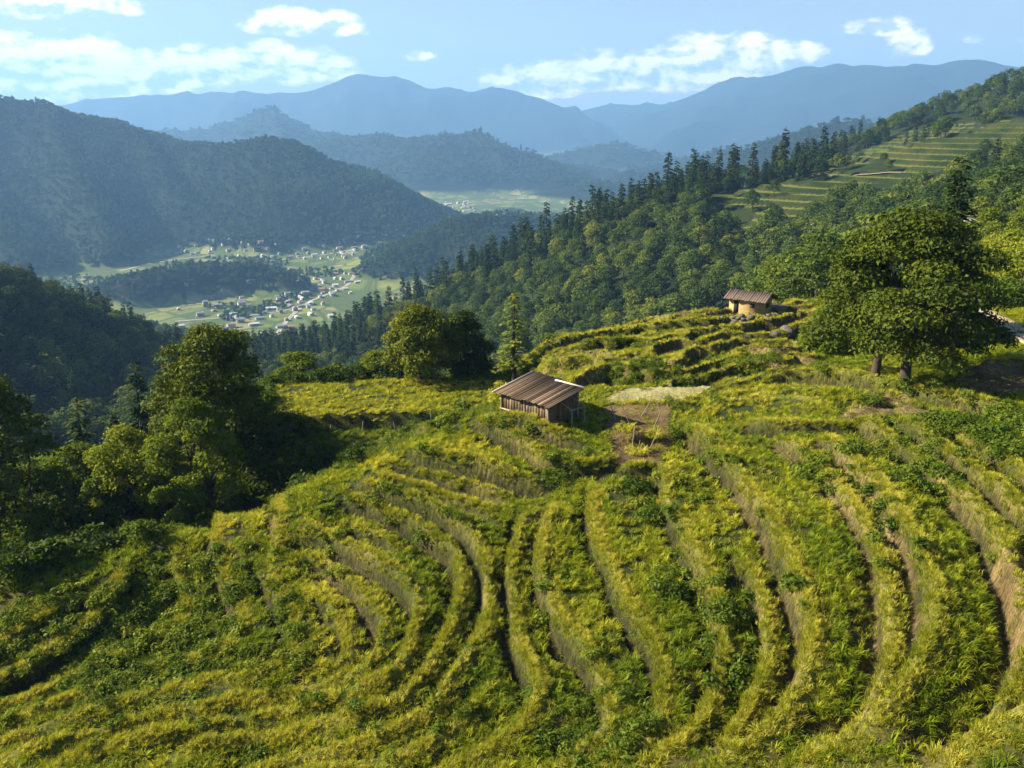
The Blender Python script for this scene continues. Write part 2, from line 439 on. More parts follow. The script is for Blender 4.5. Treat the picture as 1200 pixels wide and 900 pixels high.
def plateau(x, y, r, z):
    """the flat field left of the hut and the narrow tier below it"""
    m = (r > 66) & (r < 96)
    if not m.any():
        return z
    t = np.arctan2(x[m], y[m]); rr = r[m]
    e = np.interp(t, _pt, _pr)
    side = sstep(_pt[0] - .006, _pt[0] + .012, t) * sstep(_pt[-1] + .03, _pt[-1] - .02, t)
    wob = .25 * fbm(x[m], y[m], 4, 2, 19)
    w2 = sstep(-3.9, -3.3, rr - e + wob) * sstep(2, 0, rr - e) * side
    w1 = sstep(-.35, .15, rr - e + wob) * sstep(14, 10.5, rr - e) * side
    zz = z[m]
    zz = zz * (1 - w2) + (-26.1) * w2
    zz = zz * (1 - w1) + (-24.55) * w1
    out = z.copy(); out[m] = zz
    return out


def terrain(x, y, full=False):
    """final ground height; with full=True also the surface masks"""
    x = np.asarray(x, float); y = np.asarray(y, float)
    shp = x.shape
    x = x.ravel(); y = y.ravel()
    r = np.hypot(x, y)
    zn = near_z(x, y)
    z = zn.copy()
    fw = r > 600
    zf = np.full(x.shape, -1e6)
    if fw.any():
        zf[fw] = far_z(x[fw], y[fw])
        kk = 10.0
        b = zf[fw]; a = zn[fw]
        hh = np.clip(0.5 + 0.5 * (b - a) / kk, 0, 1)
        z[fw] = a * (1 - hh) + b * hh + kk * hh * (1 - hh)
    farmask = (zf > zn).astype(float)
    riser = np.zeros(x.shape); rim = np.zeros(x.shape); soil = np.zeros(x.shape); terr = np.zeros(x.shape); toe = np.zeros(x.shape); near = np.full(x.shape, 9.0)
    z = plateau(x, y, r, z)
    nm = r < 150
    if nm.any():
        X = x[nm]; Y = y[nm]
        dz, a, b, c, tt, nn = near_detail(X, Y, zn[nm])
        # stepped little fields of the spur behind the hut
        s2 = in_poly(X, Y, SPUR2) & ~in_poly(X, Y, PLOT_DRY)
        q = (Y * 0.93 - X * 0.36) / 3.3 + 0.95 * fbm(X, Y, 11, 2, 33) + 0.35 * fbm(X, Y, 3.5, 2, 36)
        fr = q - np.floor(q)
        cell = _hash(np.floor(q).astype(np.int64), np.floor((X * 0.93 + Y * 0.36) / 7 + 0.7 * np.floor(q)).astype(np.int64), 5)
        saw = np.where(fr < 0.14, -0.5 + fr / 0.14, 0.5 - (fr - 0.14) / 0.86)
        soft = np.zeros(X.shape)
        for k in range(10):
            q_ = 2.4 * (1 if k < 6 else .5)
            soft += in_poly(X + q_ * math.cos(k * 1.05), Y + q_ * math.sin(k * 1.05), SPUR2)
        soft = sstep(.25, 1.0, soft / 10)
        dz = dz + soft * (saw * 1.6 + (cell - .5) * 0.35) * ~in_poly(X, Y, PLOT_DRY)
        a = np.maximum(a, np.where(s2 & (fr < 0.17), 1.0, 0)); 
        c = np.maximum(c, np.where(s2 & (fr < 0.15) & (cell > .55), .7, 0))
        c = np.maximum(c, np.where(s2 & (cell > .90) & (fr > .17), 0.6, 0))
        tt = np.maximum(tt, np.where(s2 & (fr > .93), 1.0, 0))
        b = np.maximum(b, np.where(s2 & (fr > 0.16) & (fr < 0.3), 1, 0))
        # gentle small relief
        dz = dz + 0.09 * fbm(X, Y, 6, 3, 61) + 0.05 * fbm(X, Y, 1.0, 2, 62)
        for P, k in ((PLOT_BROWN, 1.0), (MOUND, 1.0), (SOIL_R, .8), (BANK_BROWN, .8), (CHUTE, .5), (CHUTE2, .5)):
            mk = in_poly(X + .4 * fbm(X, Y, 2, 2, 8), Y + .4 * fbm(X, Y, 2, 2, 9), P)
            c = np.maximum(c, np.where(mk, k, 0))
            if P is MOUND or P is BANK_BROWN:
                dz = dz + np.where(mk, 0.18 * fbm(X, Y, .9, 2, 12), 0)
        mk = in_poly(X, Y, PLOT_DRY)
        c = np.where(mk, -1.0, c)
        z[nm] += dz * sstep(150, 120, r[nm])
        riser[nm] = a; rim[nm] = b; soil[nm] = c; toe[nm] = tt; near[nm] = nn
    # the far stepped fields on the ridge to the right
    fm = (r > 340) & (r < 760)
    if fm.any():
        X = x[fm]; Y = y[fm]
        m = far_fields(X, Y, z[fm])
        H = 2.5
        q = (z[fm] + 1.3 * fbm(X, Y, 55, 3, 71)) / H
        fr = q - np.floor(q)
        st = (np.floor(q) + sstep(0.30, 0.62, fr)) * H
        z[fm] = np.where(m > .5, st, z[fm])
        terr[fm] = m
        riser[fm] = np.where((m > .5) & (fr > .30) & (fr < .66), 1, 0)
    if full:
        return z.reshape(shp), dict(riser=riser.reshape(shp), rim=rim.reshape(shp), soil=soil.reshape(shp), terr=terr.reshape(shp), toe=toe.reshape(shp), near=near.reshape(shp), far=farmask.reshape(shp))
    return z.reshape(shp)


# outlines of the two stepped hill faces as seen from the terrace, on the slope between 340 and 760 m
FF1 = [(836, 226), (880, 216), (940, 207), (985, 218), (966, 240), (930, 258), (868, 264), (834, 248)]
FF2 = [(945, 206), (1000, 181), (1060, 159), (1150, 141), (1200, 136), (1260, 130), (1260, 150), (1150, 178), (1110, 200), (1060, 216), (980, 217)]


def far_fields(x, y, z):
    d = y * CP - z * SP
    u = 600 + FPX * x / d + 7 * fbm(x, y, 30, 2, 15); v = 450 - FPX * (y * SP + z * CP) / d + 4 * fbm(x, y, 30, 2, 16)
    hole = fbm(x, y, 45, 3, 17) > .56
    return ((in_poly(u, v, FF1) | in_poly(u, v, FF2)) & ~hole).astype(float)

# ------------------------------------------------------------------ node helpers, materials
def new_mat(name):
    m = bpy.data.materials.new(name)
    m.use_nodes = True
    nt = m.node_tree
    nt.nodes.clear()
    return m, nt


class NT:
    def __init__(self, nt):
        self.nt = nt

    def n(self, typ, **kw):
        nd = self.nt.nodes.new(typ)
        for k, v in kw.items():
            setattr(nd, k, v)
        return nd

    def l(self, a, b):
        self.nt.links.new(a, b)

    def val(self, sock, v):
        if hasattr(v, "is_linked") or isinstance(v, bpy.types.NodeSocket):
            self.l(v, sock)
        else:
            sock.default_value = v

    def math(self, op, a, b=0.0, c=None, clamp=False):
        nd = self.n('ShaderNodeMath', operation=op, use_clamp=clamp)
        self.val(nd.inputs[0], a); self.val(nd.inputs[1], b)
        if c is not None:
            self.val(nd.inputs[2], c)
        return nd.outputs[0]

    def mix(self, f, a, b, blend='MIX'):
        nd = self.n('ShaderNodeMix', data_type='RGBA', blend_type=blend)
        nd.clamp_factor = True
        self.val(nd.inputs[0], f)
        self.val(nd.inputs[6], a if not isinstance(a, tuple) else (*a[:3], 1))
        self.val(nd.inputs[7], b if not isinstance(b, tuple) else (*b[:3], 1))
        return nd.outputs[2]

    def attr(self, name, typ='GEOMETRY', out='Fac'):
        nd = self.n('ShaderNodeAttribute', attribute_name=name, attribute_type=typ)
        return nd.outputs[out]

    def noise(self, vec, scale, detail=3.0, rough=0.5, out='Fac'):
        nd = self.n('ShaderNodeTexNoise')
        if vec is not None:
            self.l(vec, nd.inputs['Vector'])
        nd.inputs['Scale'].default_value = scale
        nd.inputs['Detail'].default_value = detail
        nd.inputs['Roughness'].default_value = rough
        return nd.outputs[out]

    def ramp(self, f, stops, interp='LINEAR'):
        nd = self.n('ShaderNodeValToRGB')
        cr = nd.color_ramp
        cr.interpolation = interp
        while len(cr.elements) < len(stops):
            cr.elements.new(0.5)
        for e, (p, c) in zip(cr.elements, stops):
            e.position = p; e.color = (*c[:3], 1)
        self.l(f, nd.inputs[0])
        return nd.outputs[0]

    def remap(self, v, a, b, c=0.0, d=1.0):
        nd = self.n('ShaderNodeMapRange')
        nd.clamp = True
        self.val(nd.inputs[0], v)
        for i, q in enumerate((a, b, c, d)):
            nd.inputs[i + 1].default_value = q
        return nd.outputs[0]


def leaf_material(name, stops, trans=0.35, rough=0.6, spread=0.5):
    """foliage: diffuse and translucent leaves; tint (per plant) and leaf (per leaf) move along the ramp"""
    m, nt = new_mat(name)
    N = NT(nt)
    t = N.attr('tint', 'INSTANCER')
    lf = N.attr('leaf', 'GEOMETRY')
    rnd = N.n('ShaderNodeObjectInfo').outputs['Random']
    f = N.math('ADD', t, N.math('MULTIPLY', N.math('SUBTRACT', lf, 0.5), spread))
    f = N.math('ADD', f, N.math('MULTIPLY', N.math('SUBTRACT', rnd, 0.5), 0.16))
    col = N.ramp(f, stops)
    pb = N.n('ShaderNodeBsdfPrincipled')
    N.l(col, pb.inputs['Base Color'])
    pb.inputs['Roughness'].default_value = rough
    pb.inputs['Specular IOR Level'].default_value = 0.05
    tr = N.n('ShaderNodeBsdfTranslucent')
    tcol = N.mix(1.0, col, (1.0, 0.95, 0.35), 'MULTIPLY')
    hs = N.n('ShaderNodeHueSaturation')
    hs.inputs['Value'].default_value = 1.6
    N.l(tcol, hs.inputs['Color'])
    N.l(hs.outputs[0], tr.inputs['Color'])
    mx = N.n('ShaderNodeMixShader')
    mx.inputs[0].default_value = trans
    N.l(pb.outputs[0], mx.inputs[1]); N.l(tr.outputs[0], mx.inputs[2])
    out = N.n('ShaderNodeOutputMaterial')
    N.l(mx.outputs[0], out.inputs[0])
    return m


def simple_material(name, c1, c2, scale=3.0, rough=0.85, stretch=None, bump=0.2, detail=5):
    m, nt = new_mat(name)
    N = NT(nt)
    tc = N.n('ShaderNodeTexCoord').outputs['Object']
    if stretch:
        mp = N.n('ShaderNodeMapping')
        mp.inputs['Scale'].default_value = stretch
        N.l(tc, mp.inputs[0]); tc = mp.outputs[0]
    f = N.noise(tc, scale, detail, 0.62)
    f = N.remap(f, 0.3, 0.7)
    col = N.mix(f, c1, c2)
    pb = N.n('ShaderNodeBsdfPrincipled')
    N.l(col, pb.inputs['Base Color'])
    pb.inputs['Roughness'].default_value = rough
    pb.inputs['Specular IOR Level'].default_value = 0.2
    if bump:
        bp = N.n('ShaderNodeBump')
        bp.inputs['Strength'].default_value = bump
        bp.inputs['Distance'].default_value = 0.05
        N.l(f, bp.inputs['Height']); N.l(bp.outputs[0], pb.inputs['Normal'])
    out = N.n('ShaderNodeOutputMaterial')
    N.l(pb.outputs[0], out.inputs[0])
    return m


def tag(o, label=None, cat=None, group=None, kind=None):
    if label: o['label'] = label
    if cat: o['category'] = cat
    if group: o['group'] = group
    if kind: o['kind'] = kind
    return o


def mesh_from(name, V, faces_list, mats, smooth=False):
    """V (n,3); faces_list: list of (F array (m,k), material index, per-face leaf value or None)"""
    me = bpy.data.meshes.new(name)
    V = np.asarray(V, np.float32)
    me.vertices.add(len(V))
    me.vertices.foreach_set("co", V.ravel())
    loops = []; starts = []; tot = 0; mi = []; leaf = []
    for F, m, lv in faces_list:
        F = np.asarray(F, np.int32)
        if len(F) == 0:
            continue
        k = F.shape[1]
        loops.append(F.ravel())
        starts.append(np.arange(len(F), dtype=np.int32) * k + tot)
        tot += F.size
        mi.append(np.full(len(F), m, np.int32))
        leaf.append(np.full(len(F), 0.5, np.float32) if lv is None else np.asarray(lv, np.float32))
    loops = np.concatenate(loops); starts = np.concatenate(starts)
    me.loops.add(len(loops)); me.loops.foreach_set("vertex_index", loops)
    me.polygons.add(len(starts)); me.polygons.foreach_set("loop_start", starts)
    for m in mats:
        me.materials.append(m)
    me.polygons.foreach_set("material_index", np.concatenate(mi))
    me.update(calc_edges=True)
    a = me.attributes.new("leaf", 'FLOAT', 'FACE')
    a.data.foreach_set("value", np.concatenate(leaf))
    if smooth:
        me.polygons.foreach_set("use_smooth", np.ones(len(starts), bool))
    return me


def obj(name, me, parent=None, loc=None):
    o = bpy.data.objects.new(name, me)
    COL.objects.link(o)
    if parent: o.parent = parent
    if loc is not None: o.location = loc
    return o


# ------------------------------------------------------------------ light
SUN_AZ = math.radians(-86.0)     # clockwise from +Y
SUN_EL = math.radians(31.0)
sd = Vector((math.sin(SUN_AZ) * math.cos(SUN_EL), math.cos(SUN_AZ) * math.cos(SUN_EL), math.sin(SUN_EL)))
sun = bpy.data.lights.new("sun", 'SUN')
sun.energy = 5.0
sun.angle = math.radians(0.5)
sun.color = (1.0, 0.885, 0.68)
so = bpy.data.objects.new("sun", sun)
COL.objects.link(so)
so.rotation_euler = (-sd).to_track_quat('-Z', 'Y').to_euler()

# ------------------------------------------------------------------ world: sky and clouds
world = bpy.data.worlds.new("World")
scene.world = world
world.use_nodes = True
N = NT(world.node_tree)
world.node_tree.nodes.clear()
sky = N.n('ShaderNodeTexSky', sky_type='NISHITA')
sky.sun_disc = False
sky.sun_elevation = SUN_EL
sky.sun_rotation = SUN_AZ % (2 * math.pi)
sky.altitude = 600
sky.air_density = 1.0
sky.dust_density = 1.3
sky.ozone_density = 1.6
bg = N.n('ShaderNodeBackground')
bg.inputs[1].default_value = 0.040
SKYOUT = sky.outputs[0]
tc = N.n('ShaderNodeTexCoord').outputs['Generated']
sep = N.n('ShaderNodeSeparateXYZ'); N.l(tc, sep.inputs[0])
az = N.math('ARCTAN2', sep.outputs[0], sep.outputs[1])
el = N.math('ARCSINE', sep.outputs[2])
# the sky pales towards the horizon
pale = N.mix(N.remap(el, 0.0, 0.22, 0.45, 0.0), SKYOUT, (5.9, 5.7, 6.1))
N.l(pale, bg.inputs[0])


def azel(u, v):
    x, y, z = (float(q) for q in ray(u, v))
    return math.atan2(x, y), math.atan(z)


def comb(x, y, z=0.0):
    nd = N.n('ShaderNodeCombineXYZ')
    N.val(nd.inputs[0], x); N.val(nd.inputs[1], y); N.val(nd.inputs[2], z)
    return nd.outputs[0]


cv = comb(N.math('MULTIPLY', az, 1.0), N.math('MULTIPLY', el, 1.8), 0.31)
n1 = N.noise(cv, 24.0, 9.0, 0.60)
cv2 = comb(N.math('ADD', az, 0.010), N.math('SUBTRACT', N.math('MULTIPLY', el, 1.8), 0.012), 0.31)
n2 = N.noise(cv2, 24.0, 6.0, 0.60)
CLOUDS = [  # photo centre, half width, half height, weight
    (40, 88, 170, 46, 1.5), (150, 88, 120, 36, 1.35), (95, 66, 50, 24, 1.2), (290, 82, 140, 30, 1.35), (330, 72, 80, 22, 1.1), (355, 30, 70, 22, 1.0), (320, 22, 45, 16, .9), (55, 6, 90, 18, 1.0),
    (640, 98, 80, 24, 1.0), (740, 90, 120, 30, 1.1), (860, 64, 110, 28, 1.1), (800, 84, 130, 32, 1.0), (930, 60, 50, 16, .9),
    (1060, 55, 32, 16, 1.0), (1142, 46, 12, 8, .95), (1035, 32, 34, 12, .6), (495, 65, 16, 9, .6), (600, 95, 30, 12, .7),
    (-150, 80, 120, 36, 1.0), (1400, 60, 140, 30, 1.0), (-320, 40, 120, 30, 1.0),
]
wrp = N.noise(cv, 11.0, 5.0, 0.6, 'Color')
wsp = N.n('ShaderNodeSeparateXYZ'); N.l(wrp, wsp.inputs[0])
azw = N.math('ADD', az, N.math('MULTIPLY', N.math('SUBTRACT', wsp.outputs[0], .5), .07))
elw = N.math('ADD', el, N.math('MULTIPLY', N.math('SUBTRACT', wsp.outputs[1], .5), .022))
dens = None
base = None
for u, v, wu, wv, k in CLOUDS:
    a0, e0 = azel(u, v)
    wa = wu / FPX * 0.93; we = wv / FPX * 0.95
    dx = N.math('DIVIDE', N.math('SUBTRACT', azw, a0), wa)
    dy = N.math('DIVIDE', N.math('SUBTRACT', elw, e0), we)
    # flat undersides: the lower half falls off faster
    dyn = N.math('MULTIPLY', N.math('MINIMUM', dy, 0.0), 1.5)
    dyp = N.math('MAXIMUM', dy, 0.0)
    q = N.math('ADD', N.math('MULTIPLY', dx, dx), N.math('ADD', N.math('MULTIPLY', dyn, dyn), N.math('MULTIPLY', dyp, dyp)))
    m = N.math('MULTIPLY', N.math('SUBTRACT', 1.0, N.math('SQRT', q)), k)
    hgt = N.math('MULTIPLY', N.math('MAXIMUM', m, 0.0), dy)
    dens = m if dens is None else N.math('SMOOTH_MAX', dens, m, 0.12)
    base = hgt if base is None else N.math('ADD', base, hgt)
n3 = N.noise(cv, 62.0, 6.0, 0.6)
dd = N.math('ADD', N.math('MULTIPLY', dens, 1.45), N.math('ADD', N.math('MULTIPLY', N.math('SUBTRACT', n1, 0.5), 2.5), N.math('MULTIPLY', N.math('SUBTRACT', n3, 0.5), 0.7)))
cmask = N.math('POWER', N.remap(dd, 0.04, 0.62), 1.0)
cmask = N.math('MULTIPLY', cmask, N.remap(dens, -0.25, 0.05))
shade = N.math('ADD', N.math('MULTIPLY', base, 0.9), N.math('MULTIPLY', N.math('SUBTRACT', n1, n2), 5.0))
shade = N.remap(N.math('ADD', shade, 0.1), -0.40, 0.40)
ccol = N.mix(shade, (0.34, 0.40, 0.52), (1.0, 0.90, 0.78))  # sunlit tops and shaded undersides of the clouds painted as colour
cbg = N.n('ShaderNodeBackground')
CLOUD_BG = cbg
cbg.inputs[1].default_value = 0.60
N.l(ccol, cbg.inputs[0])
ms = N.n('ShaderNodeMixShader')
N.l(cmask, ms.inputs[0]); N.l(bg.outputs[0], ms.inputs[1]); N.l(cbg.outputs[0], ms.inputs[2])
wo = N.n('ShaderNodeOutputWorld')
N.l(ms.outputs[0], wo.inputs[0])

scene.view_settings.view_transform = 'Standard'
scene.view_settings.look = 'None'
scene.view_settings.exposure = 2.0
scene.view_settings.gamma = 1.0
scene.view_settings.use_curve_mapping = False
scene.render.engine = 'CYCLES'
cy = scene.cycles
cy.use_denoising = True
cy.denoiser = 'OPENIMAGEDENOISE'
cy.max_bounces = 6
cy.diffuse_bounces = 2
cy.glossy_bounces = 2
cy.transmission_bounces = 4
cy.volume_bounces = 0
cy.transparent_max_bounces = 8
cy.sample_clamp_indirect = 4.0
cy.caustics_reflective = False
cy.caustics_refractive = False
cy.use_adaptive_sampling = True
cy.adaptive_threshold = 0.015

# ------------------------------------------------------------------ haze: even air round the whole scene
HAZE_D = 1.2e-4
HX, HY0, HY1, HZ0, HZ1 = 13500.0, -13500.0, 13500.0, -420.0, 820.0
hv = np.array([(sx * HX, y, z) for z in (HZ0, HZ1) for y in (HY0, HY1) for sx in (-1, 1)])
hf = np.array([(0, 2, 3, 1), (4, 5, 7, 6), (0, 1, 5, 4), (2, 6, 7, 3), (0, 4, 6, 2), (1, 3, 7, 5)])
hm, nt = new_mat("haze_air")
Nh = NT(nt)
pv = Nh.n('ShaderNodeVolumePrincipled')
pv.inputs['Color'].default_value = (0.25, 0.51, 0.94, 1)
pv.inputs['Density'].default_value = HAZE_D
pv.inputs['Anisotropy'].default_value = 0.15
ho = Nh.n('ShaderNodeOutputMaterial')
Nh.l(pv.outputs[0], ho.inputs['Volume'])
haze = obj("haze", mesh_from("haze", hv, [(hf, 0, None)], [hm]))
tag(haze, kind='stuff', label='pale blue haze filling the air over the valley')

# ------------------------------------------------------------------ terrain sheet
def rings():
    out = [0.0, 6.0, 11.0]
    for a, b, st in ((14, 70, .0036), (70, 150, .005), (150, 340, .010), (340, 760, .0027), (760, 3500, .008), (3500, 12500, .011)):
        n = int(math.log(b / a) / st)
        out += list(np.exp(np.linspace(math.log(a), math.log(b), n, endpoint=False)))
    out.append(12800.0)
    return np.array(out)


def build_terrain():
    R = rings()
    A = np.concatenate([np.linspace(math.radians(-40), math.radians(40), 760), np.radians(np.arange(46, 318, 8))])
    nr, na = len(R), len(A)
    rr, aa = np.meshgrid(R[1:], A, indexing='ij')
    X = rr * np.sin(aa); Y = rr * np.cos(aa)
    Z, M = terrain(X, Y, True)
    ab = np.abs(np.where(aa > math.pi, aa - 2 * math.pi, aa))
    w = sstep(0.85, 1.9, ab)
    Z = np.where(rr < 1500, Z * (1 - w) + w * (-24 - np.clip(rr - 60, 0, 700) * 0.3), Z)
    x = X.ravel(); y = Y.ravel(); z = Z.ravel(); r = rr.ravel()
    M = {k: v.ravel() for k, v in M.items()}
    # ---- surface colours: what grows or lies there, plus shade at toes and far risers
    n1 = fbm(x, y, 9, 3, 101); n2 = fbm(x, y, 2.0, 3, 102); n3 = fbm(x, y, 40, 3, 103)
    def C(*c): return np.array(c)[None, :]
    def mixc(a, b, f): return a + (b - a) * np.clip(f, 0, 1)[:, None]
    under = mixc(C(.045, .060, .014), C(.10, .085, .025), .5 + .8 * n1 + .4 * n2)
    col = np.repeat(C(0, 0, 0), len(x), 0) + under
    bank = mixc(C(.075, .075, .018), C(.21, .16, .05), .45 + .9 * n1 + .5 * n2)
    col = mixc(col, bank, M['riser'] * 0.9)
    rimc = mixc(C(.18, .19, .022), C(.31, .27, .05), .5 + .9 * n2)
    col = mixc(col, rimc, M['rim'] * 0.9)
    col = mixc(col, C(.030, .032, .012), M['toe'] * .85)  # shade along the riser foot, put into the ground colour
    soilc = mixc(C(.17, .105, .05), C(.30, .20, .10), .5 + .6 * n1 + .6 * n2)
    col = mixc(col, soilc, np.clip(M['soil'], 0, 1))
    dryc = mixc(C(.42, .34, .16), C(.50, .42, .22), .5 + .7 * n2)
    col = mixc(col, dryc, np.clip(-M['soil'], 0, 1))
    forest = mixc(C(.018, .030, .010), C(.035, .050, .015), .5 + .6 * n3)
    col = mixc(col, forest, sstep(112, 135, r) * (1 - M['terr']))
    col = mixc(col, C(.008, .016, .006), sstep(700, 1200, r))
    ff = mixc(C(.12, .15, .028), C(.21, .20, .04), .5 + .8 * n3 + .3 * n1)
    ffr = mixc(C(.022, .040, .010), C(.055, .060, .018), .5 + n1)  # far risers coloured darker for the shade on their faces
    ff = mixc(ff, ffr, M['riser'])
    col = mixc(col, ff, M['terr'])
    # valley floor: where the ground is low and flat
    val = sstep(FLOOR + 16, FLOOR + 7, z - np.clip((r - 3000) * 0.006, 0, 30)) * (r > 600)
    me = bpy.data.meshes.new("terrain")
    nv = len(x) + 1
    V = np.zeros((nv, 3), np.float32)
    V[0] = (0, 0, -26)
    V[1:, 0] = x; V[1:, 1] = y; V[1:, 2] = z
    me.vertices.add(nv); me.vertices.foreach_set("co", V.ravel())
    i = np.arange(nr - 2)[:, None]; j = np.arange(na)[None, :]
    j2 = (j + 1) % na
    a = 1 + i * na + j; b = 1 + i * na + j2; c = 1 + (i + 1) * na + j2; d = 1 + (i + 1) * na + j
    Q = np.stack([a, d, c, b], -1).reshape(-1, 4)
    T = np.stack([np.zeros(na, int), 1 + np.arange(na), 1 + (np.arange(na) + 1) % na], -1)
    loops = np.concatenate([Q.ravel(), T.ravel()]).astype(np.int32)
    st = np.concatenate([np.arange(len(Q)) * 4, len(Q) * 4 + np.arange(len(T)) * 3]).astype(np.int32)
    me.loops.add(len(loops)); me.loops.foreach_set("vertex_index", loops)
    me.polygons.add(len(st)); me.polygons.foreach_set("loop_start", st)
    me.update(calc_edges=True)
    me.polygons.foreach_set("use_smooth", np.ones(len(st), bool))
    ca = me.attributes.new("col", 'FLOAT_COLOR', 'POINT')
    cc = np.ones((nv, 4), np.float32); cc[1:, :3] = col
    ca.data.foreach_set("color", cc.ravel())
    va = me.attributes.new("valley", 'FLOAT', 'POINT')
    vv = np.zeros(nv, np.float32); vv[1:] = val
    va.data.foreach_set("value", vv)
    return me


gm, nt = new_mat("ground_cover")
G = NT(nt)
pos = G.n('ShaderNodeNewGeometry').outputs['Position']
c0 = G.attr('col', 'GEOMETRY', 'Color')
nz = G.noise(pos, 1.7, 6, .65)
nz2 = G.noise(pos, 0.02, 6, .6)
nz3 = G.noise(pos, 9.0, 5, .7)
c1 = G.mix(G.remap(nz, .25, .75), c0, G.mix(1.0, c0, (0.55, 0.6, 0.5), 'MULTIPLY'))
c1 = G.mix(G.remap(nz3, .45, .65), c1, G.mix(1.0, c1, (0.45, 0.55, 0.45), 'MULTIPLY'))
mpv = G.n('ShaderNodeMapping'); mpv.inputs['Scale'].default_value = (7, 7, 1.3)
G.l(pos, mpv.inputs[0])
c1 = G.mix(G.remap(G.noise(mpv.outputs[0], 1.0, 5, .7), .42, .62), c1, G.mix(1.0, c1, (0.35, 0.42, 0.35), 'MULTIPLY'))
# valley floor patchwork of little fields
vo = G.n('ShaderNodeTexVoronoi', feature='F1'); vo.inputs['Scale'].default_value = 0.028
mp = G.n('ShaderNodeMapping'); mp.inputs['Rotation'].default_value = (0, 0, .5); mp.inputs['Scale'].default_value = (1, .55, 0)
G.l(pos, mp.inputs[0]); G.l(mp.outputs[0], vo.inputs['Vector'])
sepc = G.n('ShaderNodeSeparateColor'); G.l(vo.outputs['Color'], sepc.inputs[0])
vcol = G.ramp(sepc.outputs[0], [(0.0, (.06, .085, .02)), (.3, (.105, .135, .03)), (.5, (.15, .165, .04)), (.68, (.055, .08, .02)), (.82, (.19, .18, .08)), (1.0, (.085, .11, .025))], 'CONSTANT')
ve = G.n('ShaderNodeTexVoronoi', feature='DISTANCE_TO_EDGE'); ve.inputs['Scale'].default_value = 0.028
G.l(mp.outputs[0], ve.inputs['Vector'])
vcol = G.mix(G.remap(ve.outputs['Distance'], .03, .10, 1, 0), vcol, (.05, .075, .02))
vcol = G.mix(G.remap(nz2, .45, .65), vcol, (.06, .085, .025))
c2 = G.mix(G.attr('valley'), c1, vcol)
pb = G.n('ShaderNodeBsdfPrincipled')
G.l(c2, pb.inputs['Base Color'])
pb.inputs['Roughness'].default_value = .95
pb.inputs['Specular IOR Level'].default_value = .1
bp = G.n('ShaderNodeBump'); bp.inputs['Strength'].default_value = .8; bp.inputs['Distance'].default_value = .12
G.l(G.noise(pos, 3.0, 7, .7), bp.inputs['Height']); G.l(bp.outputs[0], pb.inputs['Normal'])
go = G.n('ShaderNodeOutputMaterial'); G.l(pb.outputs[0], go.inputs[0])
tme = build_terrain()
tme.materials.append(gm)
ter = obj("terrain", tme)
tag(ter, kind='structure', label='terraced hillside, wooded slopes, valley floor and blue ranges')

# ------------------------------------------------------------------ plant meshes
def unit(v):
    return v / (np.linalg.norm(v, axis=-1, keepdims=True) + 1e-9)


def blades(rng, n, length, width, spread, droop=1.0, seg=3):
    """a tuft of bent grass blades: V, F (quads), leaf values"""
    V = []; F = []; L = []
    for k in range(n):
        a = rng.uniform(0, 2 * math.pi)
        rad = spread * math.sqrt(rng.uniform())
        b = np.array([rad * math.cos(a), rad * math.sin(a), 0])
        out = a + rng.normal(0, .7)
        l = length * rng.uniform(.6, 1.25)
        w = width * rng.uniform(.7, 1.3)
        lean = rng.uniform(.1, .5); bend = droop * rng.uniform(.5, 1.3)
        d = np.array([math.cos(out), math.sin(out), 0]); s = np.array([-math.sin(out), math.cos(out), 0])
        p = b.copy(); th = lean
        i0 = len(V)
        for j in range(seg + 1):
            f = j / seg
            ww = w * (1 - f) ** .6 * .5 if j < seg else w * .06
            V.append(p - s * ww); V.append(p + s * ww)
            st = l / seg
            p = p + st * (math.sin(th) * d + math.cos(th) * np.array([0, 0, 1]))
            th += bend * (.5 + f)
        lv = rng.uniform()
        for j in range(seg):
            F.append((i0 + 2 * j, i0 + 2 * j + 1, i0 + 2 * j + 3, i0 + 2 * j + 2)); L.append(min(1, max(0, lv * .8 + .2 * j / seg)))
    return np.array(V), np.array(F), np.array(L)


def leaf_cards(rng, blobs, n, size, shell=0.55, up=0.35, aspect=.6, fold=0.25, down=0.0):
    """n leaf sprays spread through ellipsoid clumps; blobs rows: cx,cy,cz, rx,ry,rz"""
    B = np.asarray(blobs, float)
    w = (B[:, 3] * B[:, 4] * B[:, 5]) ** (2 / 3)
    idx = rng.choice(len(B), n, p=w / w.sum())
    d = unit(rng.normal(size=(n, 3)))
    d[:, 2] = np.where(d[:, 2] < -.35, -d[:, 2], d[:, 2])
    rho = 1 - shell * rng.uniform(size=n) ** 1.7
    rho *= 1 + .16 * rng.normal(size=n) * .6
    P = B[idx, :3] + d * B[idx, 3:] * rho[:, None]
    nrm = unit(d * .7 + rng.normal(size=(n, 3)) * .55 + np.array([0, 0, up]))
    t = rng.normal(size=(n, 3)); t[:, 2] -= down
    t = unit(t - nrm * (t * nrm).sum(1)[:, None])
    s = np.cross(nrm, t)
    l = size * rng.uniform(.55, 1.35, n); ww = l * aspect * rng.uniform(.7, 1.2, n)
    tip = P + t * (l * .55)[:, None]; root = P - t * (l * .45)[:, None]
    lift = nrm * (ww * fold)[:, None]
    e1 = P + s * (ww * .5)[:, None] + lift; e2 = P - s * (ww * .5)[:, None] + lift
    V = np.stack([root, e1, tip, e2], 1).reshape(-1, 3)
    i = np.arange(n)[:, None] * 4
    F = np.concatenate([np.concatenate([i, i + 1, i + 2], 1), np.concatenate([i, i + 2, i + 3], 1)])
    cl = rng.uniform(size=len(B))
    lv = np.clip(.55 * cl[idx] + .45 * rng.uniform(size=n), 0, 1)
    return V, F, np.concatenate([lv, lv])


